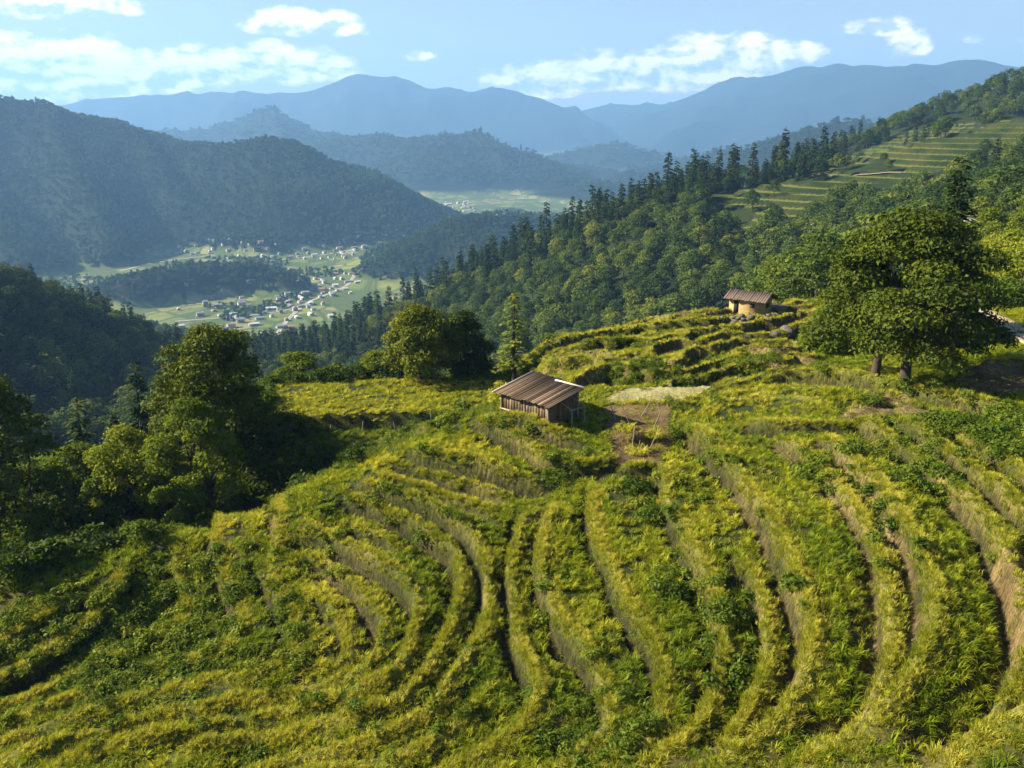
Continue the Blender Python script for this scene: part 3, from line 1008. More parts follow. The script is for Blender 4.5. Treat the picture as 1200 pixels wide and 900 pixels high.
def tube(path, radii, sides=7):
    P = np.asarray(path, float); n = len(P)
    V = []; F = []
    T = unit(np.gradient(P, axis=0))
    ref = np.array([1.0, 0.13, 0.05])
    for k in range(n):
        a = unit(np.cross(T[k], ref)); b = np.cross(T[k], a)
        for j in range(sides):
            q = 2 * math.pi * j / sides
            V.append(P[k] + radii[k] * (math.cos(q) * a + math.sin(q) * b))
    for k in range(n - 1):
        for j in range(sides):
            j2 = (j + 1) % sides
            F.append((k * sides + j, k * sides + j2, (k + 1) * sides + j2, (k + 1) * sides + j))
    return np.array(V), np.array(F)


def join(parts):
    """[(V, F, mat, leaf)] -> V, faces_list"""
    Vs = []; fl = []; o = 0
    for V, F, m, lv in parts:
        Vs.append(V); fl.append((np.asarray(F) + o, m, lv)); o += len(V)
    return np.concatenate(Vs), fl


def limb(rng, a, b, r0, r1, wob=.25, n=6):
    a = np.asarray(a, float); b = np.asarray(b, float)
    t = np.linspace(0, 1, n)[:, None]
    L = np.linalg.norm(b - a)
    mid = rng.normal(size=3) * wob * L * .5
    P = a + (b - a) * t + mid * (t * (1 - t)) * 1.6 + np.array([0, 0, 1]) * (t * (1 - t)) * L * .2
    return tube(P, r0 + (r1 - r0) * np.linspace(0, 1, n) ** .8)


def broadleaf_blobs(rng, H, R, base, nb, flat=1.0, lop=(0, 0), br=None, skirt=False):
    """clumps over a dome: base = height of the lowest foliage"""
    out = []
    h = H - base
    for k in range(nb):
        z = (k + .5) / nb
        a = k * 2.39996 + rng.normal(0, .35)
        prof = math.sin(math.pi * min(1, .17 + .83 * z) ** .85) ** .62
        if skirt:
            prof = (1 - min(1, z) ** 1.7) ** .62 * min(1, .80 + 1.6 * z) * .97 + .03
        rr = R * prof * (rng.uniform(.40, 1.12) ** .6) * .80
        c = br or R * .30
        c = c * rng.uniform(.7, 1.25)
        c2 = c * rng.uniform(.85, 1.3)
        out.append((rr * math.cos(a) + lop[0] * z * h, rr * math.sin(a) + lop[1] * z * h, base + h * (.06 + .86 * z) - c * .15, c2, c, c * .72 * flat))
    return out


MAT = {}
MAT['bark'] = simple_material("bark", (.030, .022, .015), (.075, .056, .04), 6, .9, (6, 6, 1), .5)
MAT['oak'] = leaf_material("oak_leaves", [(0, (.022, .038, .005)), (.45, (.062, .084, .009)), (.75, (.115, .128, .012)), (1, (.20, .19, .018))], .22)
MAT['bright'] = leaf_material("bright_leaves", [(0, (.035, .060, .007)), (.5, (.10, .135, .012)), (1, (.22, .23, .022))], .36)
MAT['needle'] = leaf_material("needles", [(0, (.010, .022, .006)), (.6, (.026, .046, .009)), (1, (.055, .075, .013))], .18)
MAT['wood_mid'] = leaf_material("hillside_leaves", [(0, (.016, .032, .008)), (.4, (.036, .064, .013)), (.7, (.072, .105, .018)), (1, (.14, .158, .026))], .28)
MAT['wood_far'] = leaf_material("distant_leaves", [(0, (.016, .036, .011)), (.5, (.036, .068, .017)), (1, (.070, .108, .026))], .2)
MAT['rice'] = leaf_material("rice_leaves", [(0, (.045, .080, .007)), (.35, (.105, .165, .010)), (.6, (.21, .245, .013)), (.8, (.33, .325, .022)), (1, (.45, .41, .05))], .40, .5, .42)
MAT['weed'] = leaf_material("weed_leaves", [(0, (.030, .055, .007)), (.5, (.085, .125, .013)), (1, (.19, .21, .024))], .33, .5, .4)
MAT['dry'] = leaf_material("dry_grass", [(0, (.09, .125, .014)), (.5, (.22, .235, .018)), (1, (.40, .36, .055))], .38, .6, .4)


def rice_variant(s):
    r = np.random.default_rng(100 + s)
    V, F, L = blades(r, 30, .62, .052, .20, 1.05)
    return join([(V, F, 0, L)])


def short_variant(s):
    r = np.random.default_rng(200 + s)
    V, F, L = blades(r, 34, .32, .034, .26, .8)
    return join([(V, F, 0, L)])


def weed_variant(s):
    r = np.random.default_rng(300 + s)
    bl = [(r.uniform(-.3, .3), r.uniform(-.3, .3), r.uniform(.06, .2), .32, .32, .24) for _ in range(4)]
    V, F, L = leaf_cards(r, bl, 170, .15, .6, .5, .55)
    V2, F2, L2 = blades(r, 10, .6, .045, .25, 1.0)
    return join([(V, F, 0, L), (V2, F2, 0, L2)])


def bush_variant(s):
    r = np.random.default_rng(400 + s)
    bl = [(r.uniform(-.6, .6), r.uniform(-.6, .6), r.uniform(.35, 1.0), .55, .55, .45) for _ in range(7)]
    V, F, L = leaf_cards(r, bl, 420, .26, .55, .4, .5)
    return join([(V, F, 0, L)])


def midtree_variant(s):
    """broadleaf tree of the wooded hillside, 8 m tall, crown radius about 3.3 m"""
    r = np.random.default_rng(500 + s)
    bl = broadleaf_blobs(r, 8.4, 3.5, 2.6, 11, 1.0, br=1.45)
    bl.append((0, 0, 5.0, 2.6, 2.6, 2.8))
    V, F, L = leaf_cards(r, bl, 950, .60, .26, .7, .7)
    T, TF = tube([(0, 0, -2.5), (0.1, 0, 1.5), (0.2, .1, 4.5)], [.26, .2, .1], 5)
    return join([(V, F, 0, L), (T, TF, 1, None)])


def conifer_parts(r, H, R, n, size, base=.1, gaps=.25):
    """boughs in whorls: cards drooping outward"""
    V = []; F = []; L = []
    lev = int(max(14, H * 2.6))
    per = max(2, n // lev // 6)
    for k in range(lev):
        f = (k + r.uniform(-.5, .5)) / lev
        f = min(max(f, 0), 1)
        z = H * (base + (1 - base) * f)
        rad = R * (1 - f) ** .85 + .12
        nb = max(2, int(per * 6 * (1 - f) ** .6 / 4) + 2)
        for j in range(nb):
            if r.uniform() < gaps * .5:
                continue
            a = r.uniform(0, 2 * math.pi)
            rl = rad * r.uniform(.62, 1.12)
            d = np.array([math.cos(a), math.sin(a), 0]); s = np.array([-d[1], d[0], 0])
            m = max(2, int(rl / size * 1.7))
            lv = r.uniform(); dzb = r.normal() * .18 * H / lev * 2.5
            for q in range(m):
                g = (q + .6) / m
                p = d * rl * g + np.array([0, 0, z + dzb + rl * .10 * g - rl * .42 * g * g])
                for sd in (-1, 1):
                    tdir = unit(d * .8 + s * sd * r.uniform(.4, 1.0) + np.array([0, 0, -.35 + r.normal() * .2]))
                    sz = size * r.uniform(.7, 1.3) * (1.15 - .4 * g)
                    wd = unit(np.cross(tdir, np.array([0, 0, 1]) + r.normal(size=3) * .35)) * sz * .26
                    i0 = len(V)
                    V += [p - wd * .3, p + tdir * sz * .5 - wd, p + tdir * sz, p + tdir * sz * .5 + wd]
                    F += [(i0, i0 + 1, i0 + 2), (i0, i0 + 2, i0 + 3)]
                    x = min(1, max(0, .6 * lv + .4 * r.uniform())); L += [x, x]
    return np.array(V), np.array(F), np.array(L)


def midconifer_variant(s):
    r = np.random.default_rng(600 + s)
    V, F, L = conifer_parts(r, 16, 2.9, 330, 1.25, .06, .15)
    T, TF = tube([(0, 0, -3), (0, 0, 8), (0, 0, 16.4)], [.3, .2, .04], 5)
    return join([(V, F, 0, L), (T, TF, 1, None)])


def fartree_variant(s):
    r = np.random.default_rng(700 + s)
    bl = [(r.normal() * 1.7, r.normal() * 1.7, 5 + r.normal() * 1.0, 2.7, 2.7, 3.0) for _ in range(5)]
    V, F, L = leaf_cards(r, bl, 260, 1.7, .22, .9, .8)
    return join([(V, F, 0, L)])


def farconifer_variant(s):
    r = np.random.default_rng(800 + s)
    V, F, L = conifer_parts(r, 15, 3.4, 60, 2.6, .05, .1)
    return join([(V, F, 0, L)])


# ------------------------------------------------------------------ scatter: one object of ground cover that nobody could count
def scatter(name, variants, mats, P, yaw, tilt, scl, vid, tint, label):
    n = len(P)
    Vs = [np.asarray(P, float)]; fl = []; src = [np.zeros(n, np.int32)]
    o = n
    for k, (V, F) in enumerate(variants):
        Vs.append(V)
        for f, m, lv in F:
            fl.append((np.asarray(f) + o, m, lv))
        src.append(np.full(len(V), k + 1, np.int32))
        o += len(V)
    V = np.concatenate(Vs)
    me = mesh_from(name, V, fl, mats)
    tot = len(V)

    def add(nm, typ, key, arr, w=1):
        a = me.attributes.new(nm, typ, 'POINT')
        full = np.zeros((tot, w) if w > 1 else tot, np.int32 if typ == 'INT' else np.float32)
        full[:len(arr)] = arr
        a.data.foreach_set(key, full.ravel())
    add('src', 'INT', 'value', np.concatenate(src))
    add('vid', 'INT', 'value', np.asarray(vid, np.int32))
    add('scl', 'FLOAT_VECTOR', 'vector', np.asarray(scl, np.float32) if np.ndim(scl) == 2 else np.repeat(np.asarray(scl, np.float32)[:, None], 3, 1), 3)
    add('tint', 'FLOAT', 'value', np.asarray(tint, np.float32))
    rot = np.stack([tilt * np.cos(yaw * 3.1), tilt * np.sin(yaw * 5.3), yaw], 1)
    add('rot', 'FLOAT_VECTOR', 'vector', rot.astype(np.float32), 3)
    ng = bpy.data.node_groups.new(name + "_spread", 'GeometryNodeTree')
    ng.interface.new_socket('Geometry', in_out='INPUT', socket_type='NodeSocketGeometry')
    ng.interface.new_socket('Geometry', in_out='OUTPUT', socket_type='NodeSocketGeometry')
    nd = ng.nodes; lk = ng.links
    gi = nd.new('NodeGroupInput'); gout = nd.new('NodeGroupOutput')

    def named(nm, typ):
        q = nd.new('GeometryNodeInputNamedAttribute'); q.data_type = typ
        q.inputs['Name'].default_value = nm
        return q.outputs['Attribute']

    def eq(sock, v):
        q = nd.new('FunctionNodeCompare'); q.data_type = 'INT'; q.operation = 'EQUAL'
        ins = [i for i in q.inputs if i.type == 'INT']
        lk.new(sock, ins[0]); ins[1].default_value = v
        return q.outputs[0]

    def sepg(v):
        q = nd.new('GeometryNodeSeparateGeometry'); q.domain = 'POINT'
        lk.new(gi.outputs[0], q.inputs['Geometry']); lk.new(eq(named('src', 'INT'), v), q.inputs['Selection'])
        return q.outputs['Selection']
    pts = sepg(0)
    jn = nd.new('GeometryNodeJoinGeometry')
    for k in range(len(variants)):
        ip = nd.new('GeometryNodeInstanceOnPoints')
        lk.new(pts, ip.inputs['Points'])
        lk.new(eq(named('vid', 'INT'), k), ip.inputs['Selection'])
        lk.new(sepg(k + 1), ip.inputs['Instance'])
        lk.new(named('rot', 'FLOAT_VECTOR'), ip.inputs['Rotation'])
        lk.new(named('scl', 'FLOAT_VECTOR'), ip.inputs['Scale'])
        lk.new(ip.outputs[0], jn.inputs[0])
    lk.new(jn.outputs[0], gout.inputs[0])
    ob = obj(name, me)
    md = ob.modifiers.new("spread", 'NODES'); md.node_group = ng
    tag(ob, kind='stuff', label=label)
    return ob


def sample(rng, r0, r1, density, half=40.0):
    h = math.radians(half)
    n = int(density * h * (r1 * r1 - r0 * r0))
    r = np.sqrt(rng.uniform(r0 * r0, r1 * r1, n)); a = rng.uniform(-h, h, n)
    return r * np.sin(a), r * np.cos(a)


CREST = np.array([(-200, 770), (-80, 735), (0, 705), (100, 664), (200, 624), (290, 592), (380, 562), (440, 532), (500, 506), (585, 484)])
_ch = np.array([hit_base(u, v + 4) for u, v in CREST])
CREST_T = np.arctan2(_ch[:, 0], _ch[:, 1]); CREST_R = np.hypot(_ch[:, 0], _ch[:, 1])


def beyond_crest(x, y):
    t = np.arctan2(x, y); r = np.hypot(x, y)
    return (t < CREST_T[-1]) & (r > np.interp(t, CREST_T, CREST_R) + .8)


def blob_field(x, y, items):
    """sum of soft plan ellipses given at photo points: (u, v, lateral m, depth m, weight)"""
    t = np.zeros(x.shape)
    for u, v, a, b, w in items:
        c = hit_base(u, v)
        d = unit(c[:2]); s = np.array([d[1], -d[0]])
        p = ((x - c[0]) * s[0] + (y - c[1]) * s[1]) / a; q = ((x - c[0]) * d[0] + (y - c[1]) * d[1]) / b
        t += w * np.exp(-(p * p + q * q))
    return t


TINTS = [  # riper or greener ground on the near hill
    (375, 690, 2.6, 3.5, .40), (410, 760, 2.5, 3, .3), (270, 625, 3, 2.5, .35), (520, 535, 4.5, 2, .22), (430, 545, 2, 1.5, .3), (700, 690, 4, 4, .12),
    (860, 590, 4, 3, .22), (980, 720, 3, 4, .06), (1130, 760, 3, 4, .10), (1120, 560, 5, 3, .25), (1030, 590, 3, 2, .2), (860, 480, 4, 2.5, .25), (900, 450, 5, 3, .15), (1000, 440, 4, 3, .1),
    (250, 860, 8, 3, .10), (50, 740, 3, 4, .18), (790, 540, 1.5, 3, .2), (640, 640, 1.2, 3, .25), (600, 510, 3, 2, .0),
    (140, 760, 5, 6, -.28), (230, 720, 4, 5, -.22), (460, 790, 3, 3, -.22), (590, 800, 3, 5, -.16), (690, 850, 3, 3, -.22), (330, 720, 1.2, 3, -.25), (880, 700, 3, 4, -.2), (850, 770, 2, 3, -.25),
    (660, 540, 3, 1.5, -.15), (750, 570, 2.5, 2.5, -.18), (1060, 780, 1.2, 3, -.15), (920, 800, 2, 3, -.05), (470, 620, 4, 1.2, -.1), (900, 500, 3, 2, -.2), (1130, 840, 4, 2, -.1),
]
WEEDY = [(150, 700, 5, 4, 1.0), (120, 780, 4, 5, .9), (215, 750, 4, 5, .7), (240, 700, 2, 3, .9), (380, 640, 3.5, 1, 1.0), (400, 700, 1.0, 2, .4), (340, 735, .8, 3, 1.2), (690, 850, 2, 2.5, 1.0), (845, 720, 1.2, 3, 1.2), (875, 790, 1.0, 2, 1.0),
         (750, 580, 2.0, 2, 1.0), (655, 545, 1.6, 1, 1.2), (820, 590, 1.2, 3, .7), (790, 680, 1.2, 2, .9), (1150, 510, 4, 3, 1.3), (1070, 530, 3, 1.2, .7), (1050, 560, 4, 1.4, .6), (640, 680, .8, 3, .7), (500, 640, 1, 1, .3), (470, 580, 4, .8, .5), (940, 510, 4, 1, .6), (770, 440, 3, 3, 1.0), (860, 430, 4, 4, .5), (220, 790, 3, 3, .5)]

rg = np.random.default_rng(11)


def near_cover():
    # ---- rice
    xs = []; ys = []
    for r0, r1, d in ((19, 36, 15), (36, 58, 14), (58, 75, 9), (75, 108, 10)):
        x, y = sample(rg, r0, r1, d); xs.append(x); ys.append(y)
    x = np.concatenate(xs); y = np.concatenate(ys)
    z, M = terrain(x, y, True)
    r = np.hypot(x, y)
    weedy = blob_field(x, y, WEEDY) + .35 * fbm(x, y, 5, 2, 222)
    bey = beyond_crest(x, y); pl = in_poly(x, y, PLATEAU)
    bare = in_poly(x, y, PLOT_BROWN) | in_poly(x, y, PLOT_DRY) | in_poly(x, y, MOUND) | in_poly(x, y, SOIL_R)
    keep = (M['riser'] < .45) & (M['soil'] < .35) & (M['soil'] > -.5) & (M['rim'] < .35) & ~(bey & ~pl) & ~bare
    keep &= (rg.uniform(size=len(x)) > np.clip((weedy - .25) * .9, 0, .45))
    hill = np.exp(-(((x - HUT[0]) / 2.9) ** 2 + ((y - HUT[1]) / 2.9) ** 2) ** 2)
    keep &= hill < .5
    keep &= fbm(x, y, 1.6, 2, 225) > -.62
    keep &= M['toe'] < .3
    row = np.abs((M['near'] / .46) % 1.0 - .5)
    keep &= (row < .31) | (np.abs(M['near']) > 4) | (rg.uniform(size=len(x)) < .35)
    x, y, z, r = x[keep], y[keep], z[keep], r[keep]; rim = M['rim'][keep]; pl = pl[keep]; s2 = in_poly(x, y, SPUR2)
    n = len(x)
    bf = blob_field(x, y, TINTS)
    tint = .52 + .10 * fbm(x, y, 9, 3, 230) + .10 * fbm(x, y, 2.5, 2, 231) + np.where(bf < 0, .5 * bf, bf) + .07 * rg.normal(size=n) + .18 * pl + .08 * s2
    s = (0.58 + .08 * fbm(x, y, 7, 2, 240) + .22 * rg.uniform(-1, 1, n)) * np.where(r > 70, .85, 1.0) * np.where(pl | s2, .75, 1)
    s *= 1 - .35 * rim
    sc = np.stack([s * 1.15, s * 1.15, s], 1)
    sc[r > 70, :2] *= 1.45
    scatter("rice_crop", [rice_variant(k) for k in range(7)], [MAT['rice']], np.stack([x, y, z - .03], 1), rg.uniform(0, 6.28, n), rg.normal(0, .14, n), sc, rg.integers(0, 7, n), np.clip(tint, 0.02, .98), 'yellow-green rice growing on the curved terraces')
    # ---- bank grass on risers and rims
    xs = []; ys = []
    for r0, r1, d in ((19, 40, 62), (40, 62, 50), (62, 112, 16)):
        x, y = sample(rg, r0, r1, d); xs.append(x); ys.append(y)
    x = np.concatenate(xs); y = np.concatenate(ys)
    z, M = terrain(x, y, True)
    bey = beyond_crest(x, y); pl = in_poly(x, y, PLATEAU)
    pr = np.clip(M['riser'] * .62 + M['rim'] * .8 + .08, 0, 1) * (1 - .85 * np.clip(M['soil'], 0, 1)) * np.where(M['soil'] < -.5, .12, 1)
    pr = np.where(bey & ~pl, .35, pr) * np.where(M['toe'] > .3, .12, 1)
    pr *= np.clip(.75 + .6 * fbm(x, y, 1.3, 2, 251), .1, 1)
    keep = rg.uniform(size=len(x)) < pr
    x, y, z = x[keep], y[keep], z[keep]; rim = M['rim'][keep]; ris = M['riser'][keep]; n = len(x); bey = (bey & ~pl)[keep]
    r = np.hypot(x, y)
    tint = .40 + .16 * fbm(x, y, 6, 3, 252) + .42 * rim + .12 * rg.normal(size=n) - .35 * bey + .4 * blob_field(x, y, TINTS)
    s = rg.uniform(.6, 1.25, n) * np.where(r > 62, 1.35, 1.0) * (1 - .35 * rim) * (1 - .15 * ris)
    scatter("bank_grass", [short_variant(k) for k in range(5)], [MAT['dry']], np.stack([x, y, z - .02], 1), rg.uniform(0, 6.28, n), rg.normal(0, .3, n), s, rg.integers(0, 5, n), np.clip(tint, 0, 1), 'short yellow grass on the terrace banks and rims')
    # ---- weeds
    x, y = sample(rg, 19, 112, 7.0)
    z, M = terrain(x, y, True)
    bey = beyond_crest(x, y); pl = in_poly(x, y, PLATEAU)
    w = blob_field(x, y, WEEDY) + .55 * fbm(x, y, 4, 3, 261) + .5 * M['riser'] - .35
    w = np.where(bey, np.where(np.arctan2(x, y) < math.atan2(*hit_base(372, 545)[:2]), .35, .08) + .4 * fbm(x, y, 6, 2, 262), w)
    w = np.where((M['toe'] > .3) & (M['riser'] < .3), 0, w)
    w = np.where(pl | (M['soil'] > .6) | (M['soil'] < -.5) | (M['rim'] > .6), 0, w)
    keep = rg.uniform(size=len(x)) < np.clip(w * .65, 0, .7)
    x, y, z = x[keep], y[keep], z[keep]; n = len(x)
    tint = .54 + .20 * fbm(x, y, 5, 3, 263) + .12 * rg.normal(size=n)
    scatter("weeds", [weed_variant(k) for k in range(5)], [MAT['weed']], np.stack([x, y, z - .04], 1), rg.uniform(0, 6.28, n), rg.normal(0, .2, n), rg.uniform(.6, 1.5, n), rg.integers(0, 5, n), np.clip(tint, 0, 1), 'green leafy weeds overgrowing the terrace banks')
    # ---- undergrowth of the shaded hollow and the slopes that fall away
    x, y = sample(rg, 46, 150, .55)
    bey = beyond_crest(x, y); pl = in_poly(x, y, PLATEAU); s2 = in_poly(x, y, SPUR2)
    t = np.arctan2(x, y); r = np.hypot(x, y)
    tl = math.atan2(*hit_base(372, 545)[:2])
    w = np.where(bey & (t < tl), .95, np.where(bey, .02, 0))
    w = np.where((r > 100) & ~s2, .95, w)
    w = np.where((r > 88) & (t < CREST_T[-1]), .95, w)
    w = np.where(pl | ((t > -.03) & (r < 128)), 0, w)
    w = np.where((t > .40) & (r > 96), .9, w)
    road = np.abs(r - ROADR(t)) < 3.2
    w = np.where((t > ROAD_T0) & road, 0, w)
    keep = rg.uniform(size=len(x)) < w
    x, y = x[keep], y[keep]; z = terrain(x, y); n = len(x)
    tint = .18 + .22 * fbm(x, y, 9, 3, 271) + .12 * rg.normal(size=n)  # low leaf tint carries the tree shadow over the hollow
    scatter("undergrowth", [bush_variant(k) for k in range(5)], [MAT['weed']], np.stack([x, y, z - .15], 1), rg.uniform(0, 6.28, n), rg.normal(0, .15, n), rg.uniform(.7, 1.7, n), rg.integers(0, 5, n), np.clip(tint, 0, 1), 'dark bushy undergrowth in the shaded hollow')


# ------------------------------------------------------------------ near trees and shrubs: each a thing with trunk and crown
def put(x, y, dz=0.0):
    return float(terrain(np.array([x]), np.array([y]))[0]) + dz


def empty(name, loc, rz=0.0):
    o = bpy.data.objects.new(name, None)
    COL.objects.link(o)
    o.location = loc; o.rotation_euler = (0, 0, rz)
    o.empty_display_size = .5
    return o


def px_xy(u, v, r):
    p = at(u, v, r)
    return float(p[0]), float(p[1])


def top_height(u, r, top, z):
    return float(at(u, top, r)[2]) - z


def broadleaf(u, v, r, H, R, label, seed, mat='oak', cards=9000, size=.30, base=.16, nb=34, tint=.5, trunks=((0, 0),), tr=.25, name='broadleaf_tree', cat='tree', group=None, sink=0.0, br=None, lop=(0, 0), shell=.5, skirt=False, flat=1.0, vb=None):
    g = np.random.default_rng(seed)
    x, y = px_xy(u, v, r)
    z = put(x, y, -sink)
    if H < 0:
        H = max(2.0, top_height(u, r, -H, z))
    if vb:
        base = min(.6, max(.02, top_height(u, r, vb, z) / H))
    t = empty(name, (x, y, z), g.uniform(0, 6.28) if len(trunks) == 1 else 0)
    tag(t, label, cat, group)
    bl = broadleaf_blobs(g, H, R, H * base, nb, flat, lop, br, skirt)
    V, F, L = leaf_cards(g, bl, cards, size, shell, .35, .62)
    parts = []
    fork = H * (base + .12)
    for k, (tx, ty) in enumerate(trunks):
        P = [(tx * 1.25, ty * 1.25, -.8), (tx * 1.05, ty * 1.05, .05), (tx, ty, fork * .45), (tx * .8, ty * .8, fork)]
        q = tr * (1 if k == 0 else .85)
        a, b = tube(P, [q * 1.6, q * 1.15, q * .9, q * .75], 9)
        parts.append((a, b, 0, None))
        top = np.array(P[-1])
        for j in np.argsort([-b_[3] for b_ in bl])[k::len(trunks)][:max(6, nb // (3 * len(trunks)))]:
            a, b = limb(g, top + np.array([0, 0, -fork * .2 * g.uniform()]), np.array(bl[j][:3]), q * .5, q * .08)
            parts.append((a, b, 0, None))
    Vt, Ft = join(parts)
    obj('trunk', mesh_from('trunk', Vt, Ft, [MAT['bark']], True), t)
    c = obj('crown', mesh_from('crown', V, [(F, 0, L)], [MAT[mat]]), t)
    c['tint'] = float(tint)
    return t


def conifer(u, v, r, H, R, label, seed, tint=.45, size=.62, name='conifer', gaps=.3, n=900, mat='needle', base=.08):
    g = np.random.default_rng(seed)
    x, y = px_xy(u, v, r)
    if H < 0:
        H = max(3.0, top_height(u, r, -H, put(x, y)))
    t = empty(name, (x, y, put(x, y)), g.uniform(0, 6.28))
    tag(t, label, 'tree')
    V, F, L = conifer_parts(g, H, R, n, size, base, gaps)
    T, TF = tube([(0, 0, -1), (0, 0, H * .3), (.05, 0, H * .7), (0, 0, H * 1.01)], [.026 * H, .018 * H, .010 * H, .01], 8)
    obj('trunk', mesh_from('trunk', T, [(TF, 0, None)], [MAT['bark']], True), t)
    c = obj('crown', mesh_from('crown', V, [(F, 0, L)], [MAT[mat]]), t)
    c['tint'] = float(tint)
    return t


def shrub(u, v, H, R, label, seed, mat='weed', tint=.5, cards=900, size=.2, r=None, group=None, name='shrub', cat='shrub', xyz=None):
    g = np.random.default_rng(seed)
    if xyz is None:
        if r is None:
            p = hit_base(u, v); x, y = float(p[0]), float(p[1])
        else:
            x, y = px_xy(u, v, r)
    else:
        x, y = xyz
    t = empty(name, (x, y, put(x, y, -.05)), g.uniform(0, 6.28))
    tag(t, label, cat, group)
    nb = int(max(6, 5 + R * 4))
    bl = []
    for k in range(nb):
        a = k * 2.4 + g.normal() * .3; q = R * .75 * math.sqrt((k + .5) / nb)
        c = R * .38 * g.uniform(.8, 1.2)
        bl.append((q * math.cos(a), q * math.sin(a), H * (.80 - .45 * (q / R) ** 2) - c * .5 + g.normal() * .06 * H, c, c, c * .8))
        bl.append((q * math.cos(a + 1), q * math.sin(a + 1), H * .25, c, c, H * .25))
    V, F, L = leaf_cards(g, bl, cards, size, .55, .4, .55)
    parts = []
    for k in range(5):
        a, b = limb(g, (g.normal() * .08, g.normal() * .08, -.1), np.array(bl[2 * k % len(bl)][:3]), .035, .01)
        parts.append((a, b, 0, None))
    Vt, Ft = join(parts)
    obj('stems', mesh_from('stems', Vt, Ft, [MAT['bark']], True), t)
    c = obj('foliage', mesh_from('foliage', V, [(F, 0, L)], [MAT[mat]]), t)
    c['tint'] = float(tint)
    return t

# ------------------------------------------------------------------ places
HUT = px_xy(632, 488, 58.6)
ROAD_PTS = np.array([at(u, v, r)[:2] for u, v, r in [(1098, 377, 101), (1130, 375, 97), (1160, 379, 92), (1185, 385, 88), (1230, 398, 82), (1330, 420, 78)]])
_rt = np.arctan2(ROAD_PTS[:, 0], ROAD_PTS[:, 1]); _rr = np.hypot(ROAD_PTS[:, 0], ROAD_PTS[:, 1])
ROAD_T0 = _rt[0] - .01


def ROADR(t):
    return np.interp(t, _rt, _rr)


near_cover()

# ---- trees of the near ground
broadleaf(1054, 430, 70, -240, 8.1, 'huge spreading dark green tree with two trunks on the grassy terrace', 21, 'oak', 46000, .30, .16, 44, .31, ((.35, -.3), (-1.55, .3)), .38, br=1.9, shell=.5, skirt=True, flat=.72)
conifer(1097, 420, 84, -184, 4.0, 'tall dark pointed conifer standing behind the huge two-trunked tree', 22, .45, .7, n=2600, gaps=.1)
broadleaf(255, 505, 72, -377, 4.9, 'tall rounded dark tree beside the left end of the flat field', 23, 'oak', 20000, .30, .12, 40, .40, br=1.5, vb=505, flat=.85)
broadleaf(232, 556, 66.5, -462, 3.8, 'bright yellow-green small tree in front of the tall rounded dark tree', 24, 'bright', 18000, .25, .05, 30, .50, br=1.05, vb=600, flat=.9)
conifer(168, 520, 86, -420, 2.6, 'dark conifer just left of the tall rounded dark tree', 25, .40, .55)
conifer(100, 540, 80, -458, 2.3, 'thin pale-tipped conifer between the dark edge tree and other conifers', 26, .72, .5)
conifer(136, 520, 92, -478, 2.0, 'short dark conifer half hidden behind the two bigger conifers', 27, .40, .5)
broadleaf(12, 640, 68, -422, 5.0, 'tall dark leafy tree cut by the picture edge above the hollow', 28, 'oak', 22000, .30, .03, 46, .26, br=1.3)
broadleaf(492, 449, 87, -358, 4.4, 'olive broad tree with visible limbs at the far edge of the flat field', 29, 'oak', 14000, .33, .14, 30, .66, br=1.3)
broadleaf(540, 449, 90, -366, 3.5, 'dark dense tree touching the right side of the olive field-edge tree', 30, 'oak', 10000, .33, .06, 24, .22, br=1.2)
broadleaf(441, 451, 90, -412, 2.2, 'low yellow-lit bushy tree left of the olive field-edge tree', 31, 'bright', 4000, .28, .03, 16, .62, br=.8)
conifer(602, 442, 83, -340, 2.2, 'slender open grey-green tree rising just behind the wooden hut', 32, .85, .6, 'slender_tree', .55, 700, 'wood_mid', .22)
broadleaf(350, 455, 91, -412, 2.7, 'round green bush tree behind the far left corner of the flat field', 33, 'bright', 5000, .28, .03, 18, .35, br=.9)
broadleaf(393, 453, 93, -425, 2.0, 'small dark bush tree between round green bush and yellow-lit bush', 34, 'oak', 3000, .28, .03, 14, .45, br=.75)
broadleaf(337, 512, 76, -484, 2.6, 'rounded mid-green shrub tree below the near corner of the flat field', 35, 'oak', 5200, .26, .02, 18, .55, br=.9)
broadleaf(150, 545, 73, -498, 4.0, 'sunlit yellow-green leafy clump left of the bright small tree', 36, 'bright', 13000, .25, .02, 28, .58, br=1.1, vb=600)
broadleaf(62, 640, 70, -548, 3.6, 'leafy mid-green tree low in the hollow near the dark edge tree', 37, 'bright', 9000, .26, .02, 24, .25, br=1.0)
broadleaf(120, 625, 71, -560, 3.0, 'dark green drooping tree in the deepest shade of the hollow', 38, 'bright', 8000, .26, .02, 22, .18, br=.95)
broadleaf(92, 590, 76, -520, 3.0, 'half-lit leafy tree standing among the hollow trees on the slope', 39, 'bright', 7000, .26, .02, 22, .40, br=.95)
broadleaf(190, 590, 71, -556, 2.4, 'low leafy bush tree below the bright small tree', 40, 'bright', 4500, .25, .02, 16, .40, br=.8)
broadleaf(300, 540, 74, -500, 2.6, 'dark shaded bush tree right of the bright small tree', 41, 'oak', 4500, .27, .02, 16, .35, br=.85)
broadleaf(20, 700, 64, -640, 2.3, 'lowest leafy bush at the near rim of the hollow', 42, 'bright', 4200, .24, .02, 16, .28, br=.75)
broadleaf(38, 680, 64, -585, 3.2, 'dense green bush tree hiding the trunk foot of the dark edge tree', 47, 'bright', 7000, .25, .02, 24, .30, br=.95)
broadleaf(222, 600, 64, -560, 2.6, 'low bushy tree at the foot of the bright small tree, against the rim', 49, 'bright', 6000, .25, .02, 20, .32, br=.85)
broadleaf(-8, 690, 66, -560, 3.2, 'dark bush tree under the dark edge tree, half outside the picture', 48, 'oak', 7000, .27, .02, 24, .35, br=.95)
